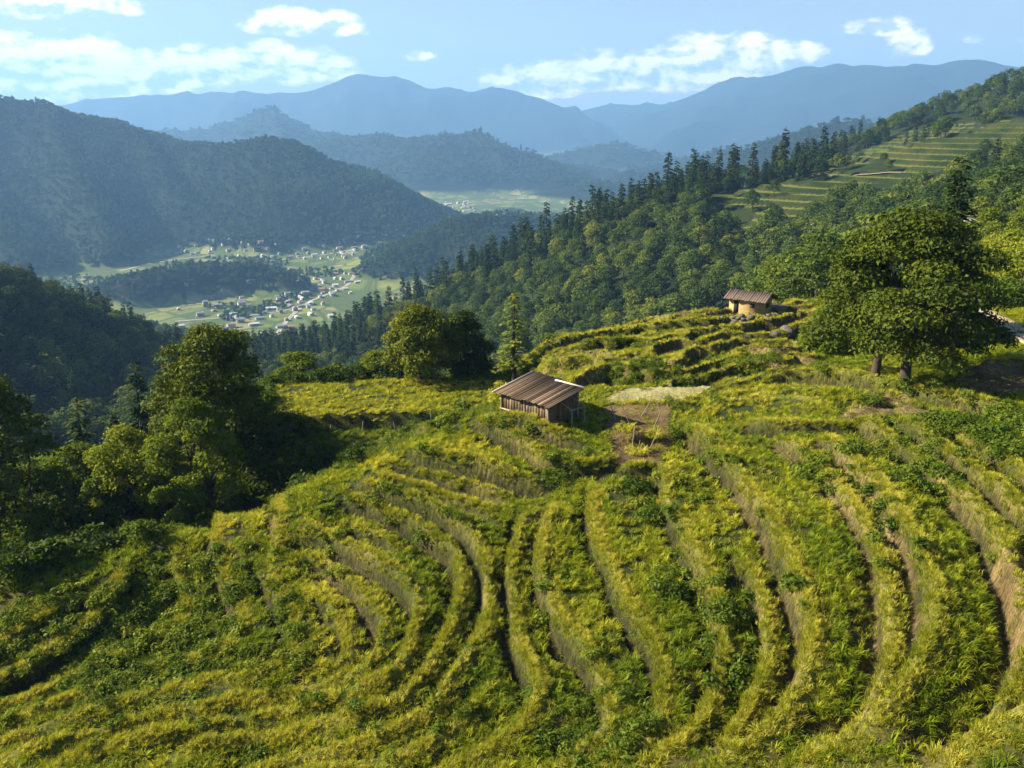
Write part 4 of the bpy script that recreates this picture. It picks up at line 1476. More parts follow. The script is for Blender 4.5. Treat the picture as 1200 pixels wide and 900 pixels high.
broadleaf(284, 500, 76, -455, 2.6, 'dark bush tree filling the foot of the tall rounded dark tree', 43, 'oak', 4500, .3, .02, 16, .30, br=.9)
broadleaf(215, 520, 79, -440, 2.8, 'dark leafy tree wedged between conifer and tall rounded dark tree', 44, 'oak', 5000, .3, .03, 18, .42, br=.9)
broadleaf(972, 415, 82, -362, 2.8, 'green bushy tree at the left skirt of the huge two-trunked tree', 45, 'bright', 8000, .3, .03, 22, .35, br=1.0)
conifer(985, 400, 92, -290, 2.3, 'narrow dark conifer poking out at the huge tree’s upper left side', 46, .35, .6)

# ---- shrubs of the terraces
shrub(470, 505, .9, 1.6, 'pale ferny shrub below the bank of the flat field', 51, 'weed', .78, 1500, .26)
shrub(655, 556, 1.0, 1.5, 'dark round shrub at the grassy foot of the hut mound', 52, 'weed', .32, 1500, .18)
shrub(588, 442, 2.3, 1.3, 'yellow-leaved shrub at the hut’s back left corner', 53, 'dry', .62, 1200, .22, r=68)
shrub(745, 570, .9, 1.1, 'dark leafy shrub below the bare brown plot', 54, 'weed', .25, 1200, .18)
shrub(762, 603, .9, 1.0, 'green shrub one step below the shrub under the brown plot', 55, 'weed', .45, 1100, .18)
shrub(764, 446, 1.3, 1.7, 'dark green bush on the far side of the pale dry plot', 56, 'weed', .22, 1800, .2, r=72)
shrub(800, 447, 1.0, 2.2, 'long low green bush right of the bush behind the dry plot', 57, 'weed', .40, 1800, .2, r=70)
for k, (u, v, H, R, tn, lb) in enumerate([
        (1098, 505, 1.1, 1.3, .30, 'left end bush of the dark shrub clump below the brown bank'),
        (1128, 512, 1.5, 1.6, .22, 'biggest dark bush of the shrub clump below the brown bank'),
        (1160, 522, 1.3, 1.5, .28, 'dark bush in the middle right of the shrub clump'),
        (1190, 542, 1.2, 1.5, .36, 'lowest dark bush of the shrub clump at the picture edge'),
        (1178, 492, 1.3, 1.4, .50, 'lighter green bush behind the dark shrub clump'),
        (1205, 505, 1.4, 1.5, .44, 'green bush behind the clump, cut by the picture edge')]):
    shrub(u, v, H, R, lb, 60 + k, 'weed', tn, 1500, .2, group='shrub clump below the brown bank')
shrub(1020, 478, .7, 1.1, 'small olive bush on top of the brown eroded bank', 70, 'weed', .45, 900, .16)
shrub(862, 430, .8, 1.2, 'low olive bush among the little steps left of the huge tree', 71, 'weed', .5, 900, .18, r=74)
shrub(902, 424, .9, 1.4, 'broad low bush nearest the huge tree on its left side', 72, 'weed', .42, 1000, .18, r=75)
shrub(690, 868, .9, 1.3, 'dark weedy shrub beside the lowest dark gully in front', 73, 'weed', .18, 1300, .18)
shrub(790, 692, .9, .9, 'dark shrub in the small hole of the middle terrace', 74, 'weed', .15, 1000, .17)
shrub(872, 792, 1.0, 1.1, 'dark shrub at the foot of a lower right terrace step', 75, 'weed', .2, 1200, .18)
shrub(238, 790, .9, 1.3, 'dark green fern shrub on the weedy slope, lower left', 76, 'weed', .22, 1300, .2)
shrub(150, 720, .9, 1.2, 'green fern shrub high on the weedy slope at left', 77, 'weed', .3, 1200, .2)
shrub(205, 690, .8, 1.2, 'dark fern shrub just below the yellow dome field', 78, 'weed', .25, 1200, .2)
shrub(108, 800, .8, 1.1, 'mid-green fern shrub low on the weedy slope at left', 79, 'weed', .35, 1100, .2)

# ---- trees on the slope behind the road, right
g = np.random.default_rng(5)
protos = []
for k in range(5):
    q = np.random.default_rng(80 + k)
    bl = broadleaf_blobs(q, 7.0, 3.0, .8, 20, 1.0, br=1.0)
    V, F, L = leaf_cards(q, bl, 3600, .36, .5, .4, .6)
    T, TF = tube([(0, 0, -1.2), (.1, 0, 1.2), (0.2, .1, 4.2)], [.26, .2, .07], 7)
    protos.append((mesh_from('trunk', T, [(TF, 0, None)], [MAT['bark']], True), mesh_from('crown', V, [(F, 0, L)], [MAT['bright']])))
SLOPE = [(1188, 372, 108, .9, .75), (1160, 366, 112, .9, .62), (1205, 352, 116, 1.0, .8), (1130, 350, 114, .95, .45), (1175, 345, 122, 1.0, .7), (1150, 338, 128, 1.0, .55), (1205, 330, 130, 1.1, .75), (1118, 330, 128, 1.0, .4),
         (1140, 322, 140, 1.0, .65), (1175, 318, 142, 1.1, .7), (1200, 305, 150, 1.1, .65), (1120, 308, 146, 1.0, .5), (1155, 300, 156, 1.1, .6), (1190, 290, 164, 1.1, .6), (1135, 290, 166, 1.0, .45), (1110, 288, 160, 1.0, .55),
         (1165, 280, 178, 1.1, .5), (1205, 270, 186, 1.2, .55), (1145, 274, 190, 1.0, .4), (1112, 270, 188, 1.0, .5), (1185, 262, 200, 1.1, .42), (1215, 252, 215, 1.2, .4), (1098, 262, 205, 1.0, .4), (1130, 268, 206, .9, .6),
         (1225, 345, 112, 1.0, .7), (1230, 310, 140, 1.1, .6), (1240, 285, 165, 1.1, .6)]
for k, (u, v, r, s, tn) in enumerate(SLOPE):
    x, y = px_xy(u, v, r)
    t = empty('slope_tree', (x, y, put(x, y, -.3)), g.uniform(0, 6.28))
    s *= g.uniform(.85, 1.15)
    t.scale = (s * g.uniform(.9, 1.15), s * g.uniform(.9, 1.15), s * g.uniform(.85, 1.15))
    row = 'lower' if r < 132 else ('middle' if r < 170 else 'upper')
    tag(t, 'yellow-green leafy tree packed on the %s slope above the dirt road' % row, 'tree', 'trees packed on the %s slope above the road' % row)
    a, b = protos[k % 5]
    obj('trunk', a, t)
    c = obj('crown', b, t); c['tint'] = tn + g.normal() * .06

# ------------------------------------------------------------------ woods of the hills
mids = [midtree_variant(k) for k in range(6)]
mcon = [midconifer_variant(k) for k in range(4)]
mid_me = [mesh_from('broadleaf_tree', V, F, [MAT['wood_mid'], MAT['bark']]) for V, F in mids]
con_me = [mesh_from('conifer', V, F, [MAT['needle'], MAT['bark']]) for V, F in mcon]


def project(P):
    x, y, z = P[:, 0], P[:, 1], P[:, 2]
    d = y * CP - z * SP
    return 600 + FPX * x / d, 450 - FPX * (y * SP + z * CP) / d


def jitter_grid(g, r0, r1, sp, half):
    """about one point per sp x sp metres"""
    n = int(1.25 * math.radians(half) * (r1 * r1 - r0 * r0) / sp ** 2)
    r = np.sqrt(g.uniform(r0 * r0, r1 * r1, n)); a = g.uniform(-math.radians(half), math.radians(half), n)
    x = r * np.sin(a); y = r * np.cos(a)
    # thin out points that crowd each other
    key = np.floor(x / sp).astype(np.int64) * 100003 + np.floor(y / sp).astype(np.int64)
    _, i = np.unique(key, return_index=True)
    return x[i], y[i]


def visible(x, y, z, steps=70):
    """the point clears the ground along the sight line from the camera"""
    ok = np.ones(len(x), bool)
    for f in np.linspace(.12, .985, steps):
        ii = np.nonzero(ok)[0]
        if len(ii) == 0: break
        zz = near_z(x[ii] * f, y[ii] * f) if True else 0
        ok[ii] &= (z[ii] * f) > zz - 0.5
    return ok


g = np.random.default_rng(31)
x, y = jitter_grid(g, 118, 900, 5.4, 35)
r = np.hypot(x, y); t = np.arctan2(x, y)
z, M = terrain(x, y, True)
keep = (M['terr'] < .5) & (z > FLOOR + 22)
keep &= ~in_poly(x, y, SPUR2)
uu, vv = project(np.stack([x, y, z], 1))
infield = (in_poly(uu, vv, FF1) | in_poly(uu, vv, FF2)) & (r > 380) & (r < 760) & (g.uniform(size=len(x)) < .3)
uu, vv = project(np.stack([x, y, z + 7], 1))
keep &= ~((in_poly(uu, vv, FF1) | in_poly(uu, vv, FF2)) & (r < 760) & ~infield & (g.uniform(size=len(x)) > .05))
uu, vv = project(np.stack([x, y, z + 2], 1))
keep &= ~((in_poly(uu, vv, FF1) | in_poly(uu, vv, FF2)) & (r < 760) & ~infield & (g.uniform(size=len(x)) > .10))
keep &= ~((t > .42) & (r < 230) & (r > 95)) | (r > 215)
keep &= ~((t < -.13) & (r < 265) & visible(x, y, z + 9.0))
keep &= ~((t > -.13) & (t < .27) & (r < 300) & visible(x, y, z + 11.0))
# thinner far from the eye, where trees are only a few pixels
keep &= g.uniform(size=len(x)) < np.clip(1.15 - (r - 420) / 700, .45, 1)
x, y, z, r, t = x[keep], y[keep], z[keep], r[keep], t[keep]
con_p = np.clip(.22 + .9 * fbm(x, y, 70, 2, 301), 0, .85)
# conifers stand along the skyline of the right ridge and at its foot
ur, vr = project(np.stack([x, y, z], 1))
ridge_v = np.interp(ur, [430, 520, 600, 700, 760, 800, 850, 940, 1000], [383, 350, 312, 272, 246, 236, 228, 209, 190])
onridge = (ur > 330) & (ur < 1000) & (np.abs(vr - ridge_v) < 10) & (r > 400)
con_p = np.where(onridge, .62, con_p)
con_p = np.where((ur > 560) & (ur < 1000) & (vr > ridge_v + 10) & (t > -.12), .05, con_p)
con_p = np.where(t < -.1, np.clip(.3 + fbm(x, y, 60, 2, 303), .05, .8), con_p)
con_p = np.where((r < 260), 0, con_p)
isc = g.uniform(size=len(x)) < con_p
vis = visible(x, y, z + 9.0) & (ur > -15) & (ur < 1215) & (vr < 900)
s = g.uniform(.6, 1.5, len(x)) * np.where(isc, np.where(onridge, 1.05, .85), 1.0)
tint = np.clip(.50 + .22 * fbm(x, y, 50, 3, 305) + .17 * g.normal(size=len(x)), 0.02, 1)
tint = np.where(isc, np.clip(.35 + .15 * g.normal(size=len(x)), 0, 1), tint)
hidden_by_big = (ur > 930) & (ur < 1170) & (vr > 250)
size_px = np.where(isc, 16 * s, 7 * s) / r
solo = np.zeros(len(x), bool)
for kind, cap in ((False, 215), (True, 170)):
    c = np.nonzero(vis & ~hidden_by_big & (isc == kind))[0]
    solo[c[np.argsort(-size_px[c])][:cap]] = True
for i in np.nonzero(solo)[0]:
    me = con_me[int(g.integers(4))] if isc[i] else mid_me[int(g.integers(6))]
    o = obj('conifer' if isc[i] else 'broadleaf_tree', me, None, (x[i], y[i], z[i] - .4))
    o.rotation_euler = (0, 0, g.uniform(0, 6.28)); q = float(s[i])
    o.scale = (q * g.uniform(.9, 1.12), q * g.uniform(.9, 1.12), q * g.uniform(.85, 1.15))
    o['tint'] = float(tint[i])
    side = 'shaded hill on the left' if t[i] < -.1 else ('gully beyond the terraces' if r[i] < 250 else ('wooded ridge on the right' if onridge[i] else 'wooded hillside on the right'))
    if isc[i]:
        tag(o, 'dark pointed conifer among the trees of the ' + side, 'tree', 'conifers of the ' + side)
    else:
        tag(o, 'round-crowned green tree in the woods of the ' + side, 'tree', 'round trees of the ' + side)
m = ~solo
xm, ym, zm, im, sm, tm = x[m], y[m], z[m], isc[m], s[m], tint[m]
n = len(xm)
vid = np.where(im, 6 + g.integers(0, 4, n), g.integers(0, 6, n))
forest_mats = [MAT['wood_mid'], MAT['bark'], MAT['needle']]
fc = []
for V, F in mcon:
    fc.append((V, [(f, 2 if mm == 0 else 1, lv) for f, mm, lv in F]))
scatter("forest", mids + fc, forest_mats, np.stack([xm, ym, zm - .4], 1), g.uniform(0, 6.28, n), np.zeros(n), sm, vid, tm, 'dense mixed woods covering the nearer hills')

# far woods
xs = []; ys = []; ss = []
for r0, r1, sp in ((900, 1700, 9.5), (1700, 2900, 10.5), (2900, 4600, 24), (4600, 7000, 42)):
    a, b = jitter_grid(g, r0, r1, sp, 34)
    xs.append(a); ys.append(b); ss.append(np.full(len(a), sp / 11.0))
x = np.concatenate(xs); y = np.concatenate(ys); s = np.concatenate(ss)
z = terrain(x, y)
r = np.hypot(x, y)
low = z < FLOOR + np.where(r > 3000, 40, 7)
u_, v_ = project(np.stack([x, y, z], 1))
grove = fbm(x, y, 120, 3, 311) + .55 * np.exp(-(((u_ - 240) / 25) ** 2 + ((v_ - 357) / 9) ** 2)) + .6 * np.exp(-(((u_ - 200) / 60) ** 2 + ((v_ - 332) / 12) ** 2)) + .5 * np.exp(-(((u_ - 490) / 22) ** 2 + ((v_ - 322) / 9) ** 2))
keep = np.where(low, grove > .26, True)
keep &= (r < 2900) | (z > FLOOR + 30)
x, y, z, s, r, low = x[keep], y[keep], z[keep], s[keep], r[keep], low[keep]
n = len(x)
isc = g.uniform(size=n) < .28
tint = np.clip(.45 + .28 * fbm(x, y, 160, 3, 315) + .13 * g.normal(size=n), 0, 1)
sc = s * g.uniform(.7, 1.3, n) * np.where(low, .75, 1) * np.where(isc, .8, 1.05)
scatter("distant_forest", [fartree_variant(k) for k in range(5)] + [farconifer_variant(k) for k in range(3)], [MAT['wood_far']], np.stack([x, y, z - 1.0], 1), g.uniform(0, 6.28, n), np.zeros(n), np.stack([sc, sc, np.minimum(sc, 1.6)], 1), np.where(isc, 5 + g.integers(0, 3, n), g.integers(0, 5, n)), tint, 'woods covering the distant mountains and valley mounds')
print("far trees", n, "mid", len(xm), "solo", int(solo.sum()))

# ------------------------------------------------------------------ buildings, walls, roads
def boxv(x0, x1, y0, y1, z0, z1):
    V = np.array([(x, y, z) for z in (z0, z1) for y in (y0, y1) for x in (x0, x1)], float)
    F = np.array([(0, 2, 3, 1), (4, 5, 7, 6), (0, 1, 5, 4), (2, 6, 7, 3), (0, 4, 6, 2), (1, 3, 7, 5)])
    return V, F


def wood(name, stops, grain=(1, 1, 1)):
    m, nt = new_mat(name)
    Q = NT(nt)
    lf = Q.attr('leaf')
    tcx = Q.n('ShaderNodeTexCoord').outputs['Object']
    mpx = Q.n('ShaderNodeMapping'); mpx.inputs['Scale'].default_value = grain
    Q.l(tcx, mpx.inputs[0])
    nz_ = Q.noise(mpx.outputs[0], 5, 6, .65)
    f = Q.math('ADD', Q.math('MULTIPLY', lf, .7), Q.math('MULTIPLY', Q.math('SUBTRACT', nz_, .35), .9))
    col_ = Q.ramp(f, stops)
    p = Q.n('ShaderNodeBsdfPrincipled')
    Q.l(col_, p.inputs['Base Color']); p.inputs['Roughness'].default_value = .85
    p.inputs['Specular IOR Level'].default_value = .2
    bb = Q.n('ShaderNodeBump'); bb.inputs['Strength'].default_value = .4; bb.inputs['Distance'].default_value = .02
    Q.l(nz_, bb.inputs['Height']); Q.l(bb.outputs[0], p.inputs['Normal'])
    oo = Q.n('ShaderNodeOutputMaterial'); Q.l(p.outputs[0], oo.inputs[0])
    return m


MAT['roofwood'] = wood("weathered_roof_boards", [(0, (.020, .012, .007)), (.5, (.055, .035, .021)), (.8, (.13, .088, .055)), (1, (.27, .21, .14))], (6, .6, 1))
MAT['wallwood'] = wood("old_wall_boards", [(0, (.030, .020, .012)), (.5, (.10, .068, .040)), (1, (.20, .145, .09))], (.5, .5, 5))
MAT['pole'] = wood("grey_poles", [(0, (.08, .062, .045)), (1, (.34, .28, .20))], (3, 3, .5))
MAT['pale'] = simple_material("sunlit_edge_boards", (.34, .29, .22), (.52, .46, .37), 8, .8)
MAT['plaster'] = simple_material("ochre_plaster", (.24, .17, .075), (.35, .25, .11), 2.5, .9)
MAT['redroof'] = wood("red_brown_roof", [(0, (.05, .036, .028)), (.5, (.105, .076, .060)), (1, (.18, .135, .11))], (6, .5, 1))
MAT['stone'] = simple_material("grey_stone", (.045, .040, .030), (.12, .108, .085), 3, .95, None, .6)
MAT['white'] = simple_material("white_wall", (.40, .39, .37), (.52, .51, .49), 1.5, .8)
MAT['greyroof'] = simple_material("grey_roof", (.20, .20, .21), (.36, .36, .37), 2, .7)
MAT['dark'] = simple_material("dark_opening", (.010, .009, .008), (.02, .018, .015), 2, .9)
MAT['lane'] = simple_material("grey_lane", (.17, .155, .13), (.27, .25, .21), .1, .95, None, 0)
MAT['road'] = simple_material("dirt_road", (.26, .20, .14), (.42, .34, .25), .8, .95, None, .4)

gh = np.random.default_rng(77)


def planks(g, n, length, width, fn, th=.03, gap=.012, m=0, vary=.5):
    """boards side by side; fn(s, t, h) maps board coordinates to a point"""
    out = []
    w = width / n
    for k in range(n):
        a = k * w + gap; b = (k + 1) * w - gap
        e0 = g.uniform(-.07, .07); e1 = g.uniform(-.07, .07); dh = g.uniform(0, .03)
        c = [fn(a, e0, dh), fn(b, e0, dh), fn(b, length + e1, dh), fn(a, length + e1, dh), fn(a, e0, dh + th), fn(b, e0, dh + th), fn(b, length + e1, dh + th), fn(a, length + e1, dh + th)]
        F = np.array([(0, 3, 2, 1), (4, 5, 6, 7), (0, 1, 5, 4), (1, 2, 6, 5), (2, 3, 7, 6), (3, 0, 4, 7)])
        out.append((np.array(c), F, m, np.full(6, min(1, max(0, .5 + vary * g.uniform(-1, 1))))))
    return out


def build(name, parts, mats, parent=None):
    V, F = join(parts)
    return obj(name, mesh_from(name, V, F, mats), parent)


def hut():
    x, y = HUT
    z = put(x, y)
    t = empty('wooden_hut', (x, y, z - .42), math.radians(-45))
    tag(t, 'small weathered wooden hut with a lopsided board roof on the green terrace mound', 'hut')
    L, W, F0, B0 = 4.4, 2.9, 1.62, 2.12
    hx, hy = L / 2, W / 2
    # walls: boards on all four sides
    for nm, fn, ln, n in (
            ('front', lambda s, q, h: (-hx + s, -hy - h, .52 + q), F0 - .55, 17),
            ('back', lambda s, q, h: (-hx + s, hy + h, .1 + q), B0 - .2, 17)):
        build('wall', planks(gh, n, ln, L, fn, .028, .006, 0, .4), [MAT['wallwood']], t)
    for sx in (-1, 1):
        pr = []
        n = 11; w = W / n
        for k in range(n):
            a = -hy + k * w + .006; b = a + w - .012
            tz = F0 + (B0 - F0) * (k + .5) / n - .06
            V, F = boxv(sx * hx - .014 + .004 * (k % 2), sx * hx + .014 + .004 * (k % 2), a, b, .05, tz)
            pr.append((V, F, 0, np.full(6, gh.uniform(.05, .8))))
        build('wall', pr, [MAT['wallwood']], t)
    # posts
    for px_ in (-hx, 0.02, hx):
        for py_, h_ in ((-hy - .07, F0), (hy + .07, B0)):
            a, b = tube([(px_, py_, -.9), (px_ + gh.normal() * .02, py_, h_ * .5), (px_, py_, h_)], [.07, .065, .06], 7)
            build('post', [(a, b, 0, np.full(len(b), .5))], [MAT['pole']], t)
    # open rail and slats under the front wall
    pr = []
    for zz in (.46, .12):
        V, F = boxv(-hx - .1, hx + .05, -hy - .12, -hy - .05, zz, zz + .07); pr.append((V, F, 0, np.full(6, .85)))
    build('rail', pr, [MAT['pole']], t)
    pr = []
    for k in range(14):
        cx = -hx + .15 + k * (L - .3) / 13 + gh.normal() * .03
        V, F = boxv(cx - .025, cx + .025, -hy - .04, -hy - .01, -.5, .46 - gh.uniform(0, .15)); pr.append((V, F, 0, np.full(6, gh.uniform(.2, .9))))
    build('slats', pr, [MAT['pole']], t)
    V, F = boxv(-hx + .05, hx - .05, -hy + .05, hy - .05, -.6, .08)
    build('floor', [(V, F, 0, np.full(6, .2))], [MAT['wallwood']], t)
    # roof in two lapped sheets of boards running down the slope
    sl = (B0 - F0) / W
    ov = .45

    def roof_fn(x0, yb, lift):
        def f(s, q, h):
            yy = -hy - ov + q
            return (x0 + s, yy, F0 + .06 + (yy + hy) * sl + h + lift + .035 * math.sin(s * 2.1))
        return f
    r1 = build('roof', planks(gh, 11, W + 2 * ov + .25, L / 2 + .62, roof_fn(-hx - .48, 0, .0), .03, .008, 0, .32), [MAT['roofwood']], t)
    r2 = build('roof', planks(gh, 12, W + 2 * ov - .30, L / 2 + .50, roof_fn(-.02 + .06, 0, .055), .03, .008, 0, .7), [MAT['roofwood']], t)
    # edge boards, coloured pale to show sunlight catching them
    e = hy + ov + .25; zt = F0 + .06 + (e + hy) * sl
    V, F = boxv(-hx - .52, -hx - .455, -hy - ov - .05, e + .02, 0, .10)
    V[:, 2] += F0 + .04 + (V[:, 1] + hy) * sl
    build('edge_board', [(V, F, 0, None)], [MAT['pale']], r1)
    e2 = hy + ov - .30
    V, F = boxv(.0, hx + .52, e2 - .05, e2 + .06, .09, .18)
    V[:, 2] += F0 + .06 + (V[:, 1] + hy) * sl
    build('ridge_board', [(V, F, 0, None)], [MAT['pale']], r2)
    # broken awning frame on the shaded side
    pr = []
    for yy in (-.4, .9):
        a, b = tube([(hx, yy, 1.7), (hx + 1.1, yy + .1, 1.25)], [.04, .035], 6); pr.append((a, b, 0, None))
        a, b = tube([(hx + 1.05, yy + .1, -.6), (hx + 1.05, yy + .1, 1.3)], [.045, .04], 6); pr.append((a, b, 0, None))
    a, b = tube([(hx + 1.05, -.55, 1.28), (hx + 1.08, 1.1, 1.26)], [.035, .035], 6); pr.append((a, b, 0, None))
    build('awning_frame', pr, [MAT['pole']], t)


hut()


def gable_house(name, x, y, z, rz, L, W, H, rise, wallm, roofm, label, cat='house', group=None, ov=.35, openings=(), parts=True, split=0):
    """a house with its ridge along local X"""
    t = empty(name, (x, y, z), rz)
    tag(t, label, cat, group)
    hx, hy = L / 2, W / 2
    V = np.array([(-hx, -hy, -.8), (hx, -hy, -.8), (hx, hy, -.8), (-hx, hy, -.8), (-hx, -hy, H), (hx, -hy, H), (hx, hy, H), (-hx, hy, H), (-hx, 0, H + rise), (hx, 0, H + rise)])
    Q = np.array([(0, 1, 5, 4), (2, 3, 7, 6), (1, 2, 6, 5), (3, 0, 4, 7)]); T = np.array([(5, 6, 9), (7, 4, 8)])
    obj('wall', mesh_from('wall', V, [(Q, 0, None), (T, 0, None)], [wallm]), t)
    pr = []
    sl = rise / hy
    for sy in (-1, 1):
        def f(s, q, h, sy=sy):
            yy = (hy + ov) - q
            return (-hx - ov + s, sy * yy, H + rise - yy * sl + .04 + h)
        pr += planks(gh, 18 if parts else 5, hy + ov, L + 2 * ov, f, .04, .001, 0, .07)
    build('roof', pr, [roofm], t)
    for nm, x0, x1, y0, y1, z0, z1, mt in openings:
        V, F = boxv(x0, x1, y0, y1, z0, z1)
        build(nm, [(V, F, 0, None)], [mt], t)
    return t


hx_, hy_ = px_xy(878, 374, 100)
HZ = put(hx_, hy_)
h2 = gable_house('farm_house', hx_, hy_, HZ, math.radians(-38), 3.9, 2.4, 1.7, .55, MAT['plaster'], MAT['redroof'], 'small ochre farm house with a red-brown roof at the end of the terrace spur', 'house', None, .5,
                 (('door', -1.4, -.85, -1.225, -1.17, -.1, 1.35, MAT['dark']), ('window', .5, 1.0, -1.225, -1.17, .75, 1.2, MAT['dark']), ('window', 1.93, 1.975, -.4, .4, .75, 1.25, MAT['dark'])))
sx_, sy_ = px_xy(908, 374, 102)
gable_house('shed', sx_, sy_, put(sx_, sy_), math.radians(-42), 2.6, 2.0, 1.1, .4, MAT['stone'], MAT['redroof'], 'low shed with a brown roof tucked beside the ochre farm house', 'shed', None, .3)
shrub(869, 374, 1.3, 1.0, 'yellow bush in front of the ochre farm house wall', 90, 'dry', .55, 900, .2, r=96.5)
wx_, wy_ = px_xy(1166, 256, 224)
gable_house('cottage', wx_, wy_, put(wx_, wy_, .9), math.radians(12), 4.6, 3, 2.2, .6, MAT['white'], MAT['greyroof'], 'white cottage high among the trees on the right slope', 'house', None, .3, (('window', -.5, .3, -1.53, -1.48, .8, 1.5, MAT['dark']),))
wx_, wy_ = px_xy(1140, 266, 216)
gable_house('cottage', wx_, wy_, put(wx_, wy_, 2.0), math.radians(20), 4.2, 3, 1.4, .6, MAT['white'], MAT['greyroof'], 'grey-roofed cottage half sunk in trees, left of the white cottage', 'house', None, .4)


def stone_wall(u, v, r, L, H, ang, label, seed):
    g = np.random.default_rng(seed)
    x, y = px_xy(u, v, r)
    pr = []
    nx = max(3, int(L / .45)); nz = max(2, int(H / .28))
    for j in range(nz):
        for i in range(nx):
            if j == nz - 1 and g.uniform() < .3: continue
            cx = -L / 2 + (i + .5 + .5 * (j % 2)) * L / nx; cz = (j + .3) * H / nz - .2
            V, F = boxv(-.5, .5, -.5, .5, -.5, .5)
            V = V + g.normal(size=V.shape) * .08
            V = V * np.array([L / nx * g.uniform(.85, 1.05), .45 * g.uniform(.8, 1.2), H / nz * g.uniform(.9, 1.1)]) + np.array([cx, g.normal() * .04, cz])
            pr.append((V, F, 0, None))
    V, F = join(pr)
    o = obj('stone_wall', mesh_from('stone_wall', V, F, [MAT['stone']]), None, (x, y, put(x, y)))
    o.rotation_euler = (0, 0, ang)
    tag(o, label, 'stone wall')


stone_wall(848, 380, 95, 2.6, 1.3, math.radians(-50), 'rough grey stone wall left of the ochre farm house', 1)
stone_wall(868, 388, 93, 2.2, 1.2, math.radians(-35), 'dark block of stone wall just below the ochre farm house', 2)
stone_wall(888, 388, 93, 3.0, .9, math.radians(10), 'low stone wall under the farm house yard, right of the dark block', 3)
stone_wall(912, 378, 97, 3.2, 1.2, math.radians(15), 'stone wall beneath the low shed', 4)


def boulder(u, v, r, s, label, seed, mat='stone'):
    g = np.random.default_rng(seed)
    x, y = px_xy(u, v, r)
    import bmesh
    bm = bmesh.new()
    bmesh.ops.create_icosphere(bm, subdivisions=3, radius=1)
    V = np.array([q.co[:] for q in bm.verts]); F = np.array([[q.index for q in f.verts] for f in bm.faces])
    bm.free()
    V = V * (1 + .18 * fbm(V[:, 0] * 1.0 + seed, V[:, 1] + V[:, 2] * 1.7, 1.1, 3, seed))[:, None] * np.array([s, s * .8, s * .65])
    o = obj('boulder', mesh_from('boulder', V, [(F, 0, None)], [MAT[mat]]), None, (x, y, put(x, y, s * .2)))
    o.rotation_euler = (0, 0, g.uniform(0, 6))
    tag(o, label, 'boulder')


boulder(922, 396, 90, .9, 'pale boulder below the shed by the huge tree', 5)
boulder(908, 398, 88, .6, 'small pale boulder beside the bigger one below the shed', 6)
boulder(848, 436, 74, .7, 'grey boulder in the grass left of the huge two-trunked tree', 7)


def strip(name, pts, width, lift, label, mat):
    P = smooth_poly(np.array(pts), 1.5 if width < 5 else 12)
    d = np.gradient(P, axis=0); nrm = np.stack([-d[:, 1], d[:, 0]], 1); nrm /= np.linalg.norm(nrm, axis=1)[:, None]
    V = []; n = len(P)
    for k in np.linspace(-.5, .5, 5):
        q = P + nrm * k * width * (1 + .12 * fbm(P[:, 0] * 1.0, P[:, 1], 4, 2, 3))[:, None]
        zz = terrain(q[:, 0], q[:, 1]) + lift
        V.append(np.stack([q[:, 0], q[:, 1], zz], 1))
    # crown the surface evenly so the ground never pokes through
    mz = np.max([v_[:, 2] for v_ in V], axis=0)
    for v_ in V: v_[:, 2] = mz
    V = np.concatenate(V)
    F = [(k * n + i, k * n + i + 1, (k + 1) * n + i + 1, (k + 1) * n + i) for k in range(4) for i in range(n - 1)]
    V2 = V - np.array([0, 0, .35])
    o0 = len(V)
    S = []
    for k in (0, 4):
        S += [(k * n + i, k * n + i + 1, o0 + k * n + i + 1, o0 + k * n + i) for i in range(n - 1)]
    o = obj(name, mesh_from(name, np.concatenate([V, V2]), [(np.array(F), 0, None), (np.array(S), 0, None)], [mat]))
    tag(o, label, None, None, 'structure')


strip('dirt_road', ROAD_PTS, 3.0, .05, 'pale dirt road behind the huge tree', MAT['road'])
strip('mountain_road', [at(u, v, r)[:2] for u, v, r in [(905, 211, 488), (930, 208, 494), (950, 210, 491), (975, 213, 486), (1000, 216, 478), (1030, 216, 470), (1060, 213, 466)]], 1.8, .06, 'pale road crossing the far stepped fields', MAT['road'])

def floor_pt(u, v):
    dx, dy, dz = (float(q) for q in ray(u, v))
    return (dx * (FLOOR + 1) / dz, dy * (FLOOR + 1) / dz)


for pts, w, lb in (([(140, 319), (190, 307), (225, 301), (252, 299)], 6, 'valley road at the foot of the wooded mountain'),
                   ([(318, 304), (345, 301), (385, 296), (418, 291)], 6, 'valley road through the roadside hamlet'),
                   ([(312, 412), (332, 380), (360, 354), (400, 337), (428, 320), (440, 305)], 5.2, 'valley road winding past the tight cluster of houses'),
                   ([(205, 376), (270, 370), (330, 363), (362, 353)], 5.1, 'field road crossing the nearer valley fields')):
    strip('valley_road', [floor_pt(*q) for q in pts], w, .4, lb, MAT['lane'])

# fence posts along the edge of the flat field
pa, pf = tube([(0, 0, -.3), (.02, 0, .5), (0, .02, .95)], [.06, .05, .045], 6)
pme = mesh_from('fence_post', pa, [(pf, 0, None)], [MAT['pole']])
for k, u in enumerate((348, 386, 424, 462, 505, 548, 578)):
    x, y = px_xy(u, 486 - max(0, u - 480) * .2, 75.9)
    o = obj('fence_post', pme, None, (x, y, put(x, y)))
    o.rotation_euler = (gh.normal() * .08, gh.normal() * .08, gh.uniform(0, 6))
    tag(o, 'short grey wooden post on the near edge of the flat field', 'post', 'posts along the edge of the flat field')
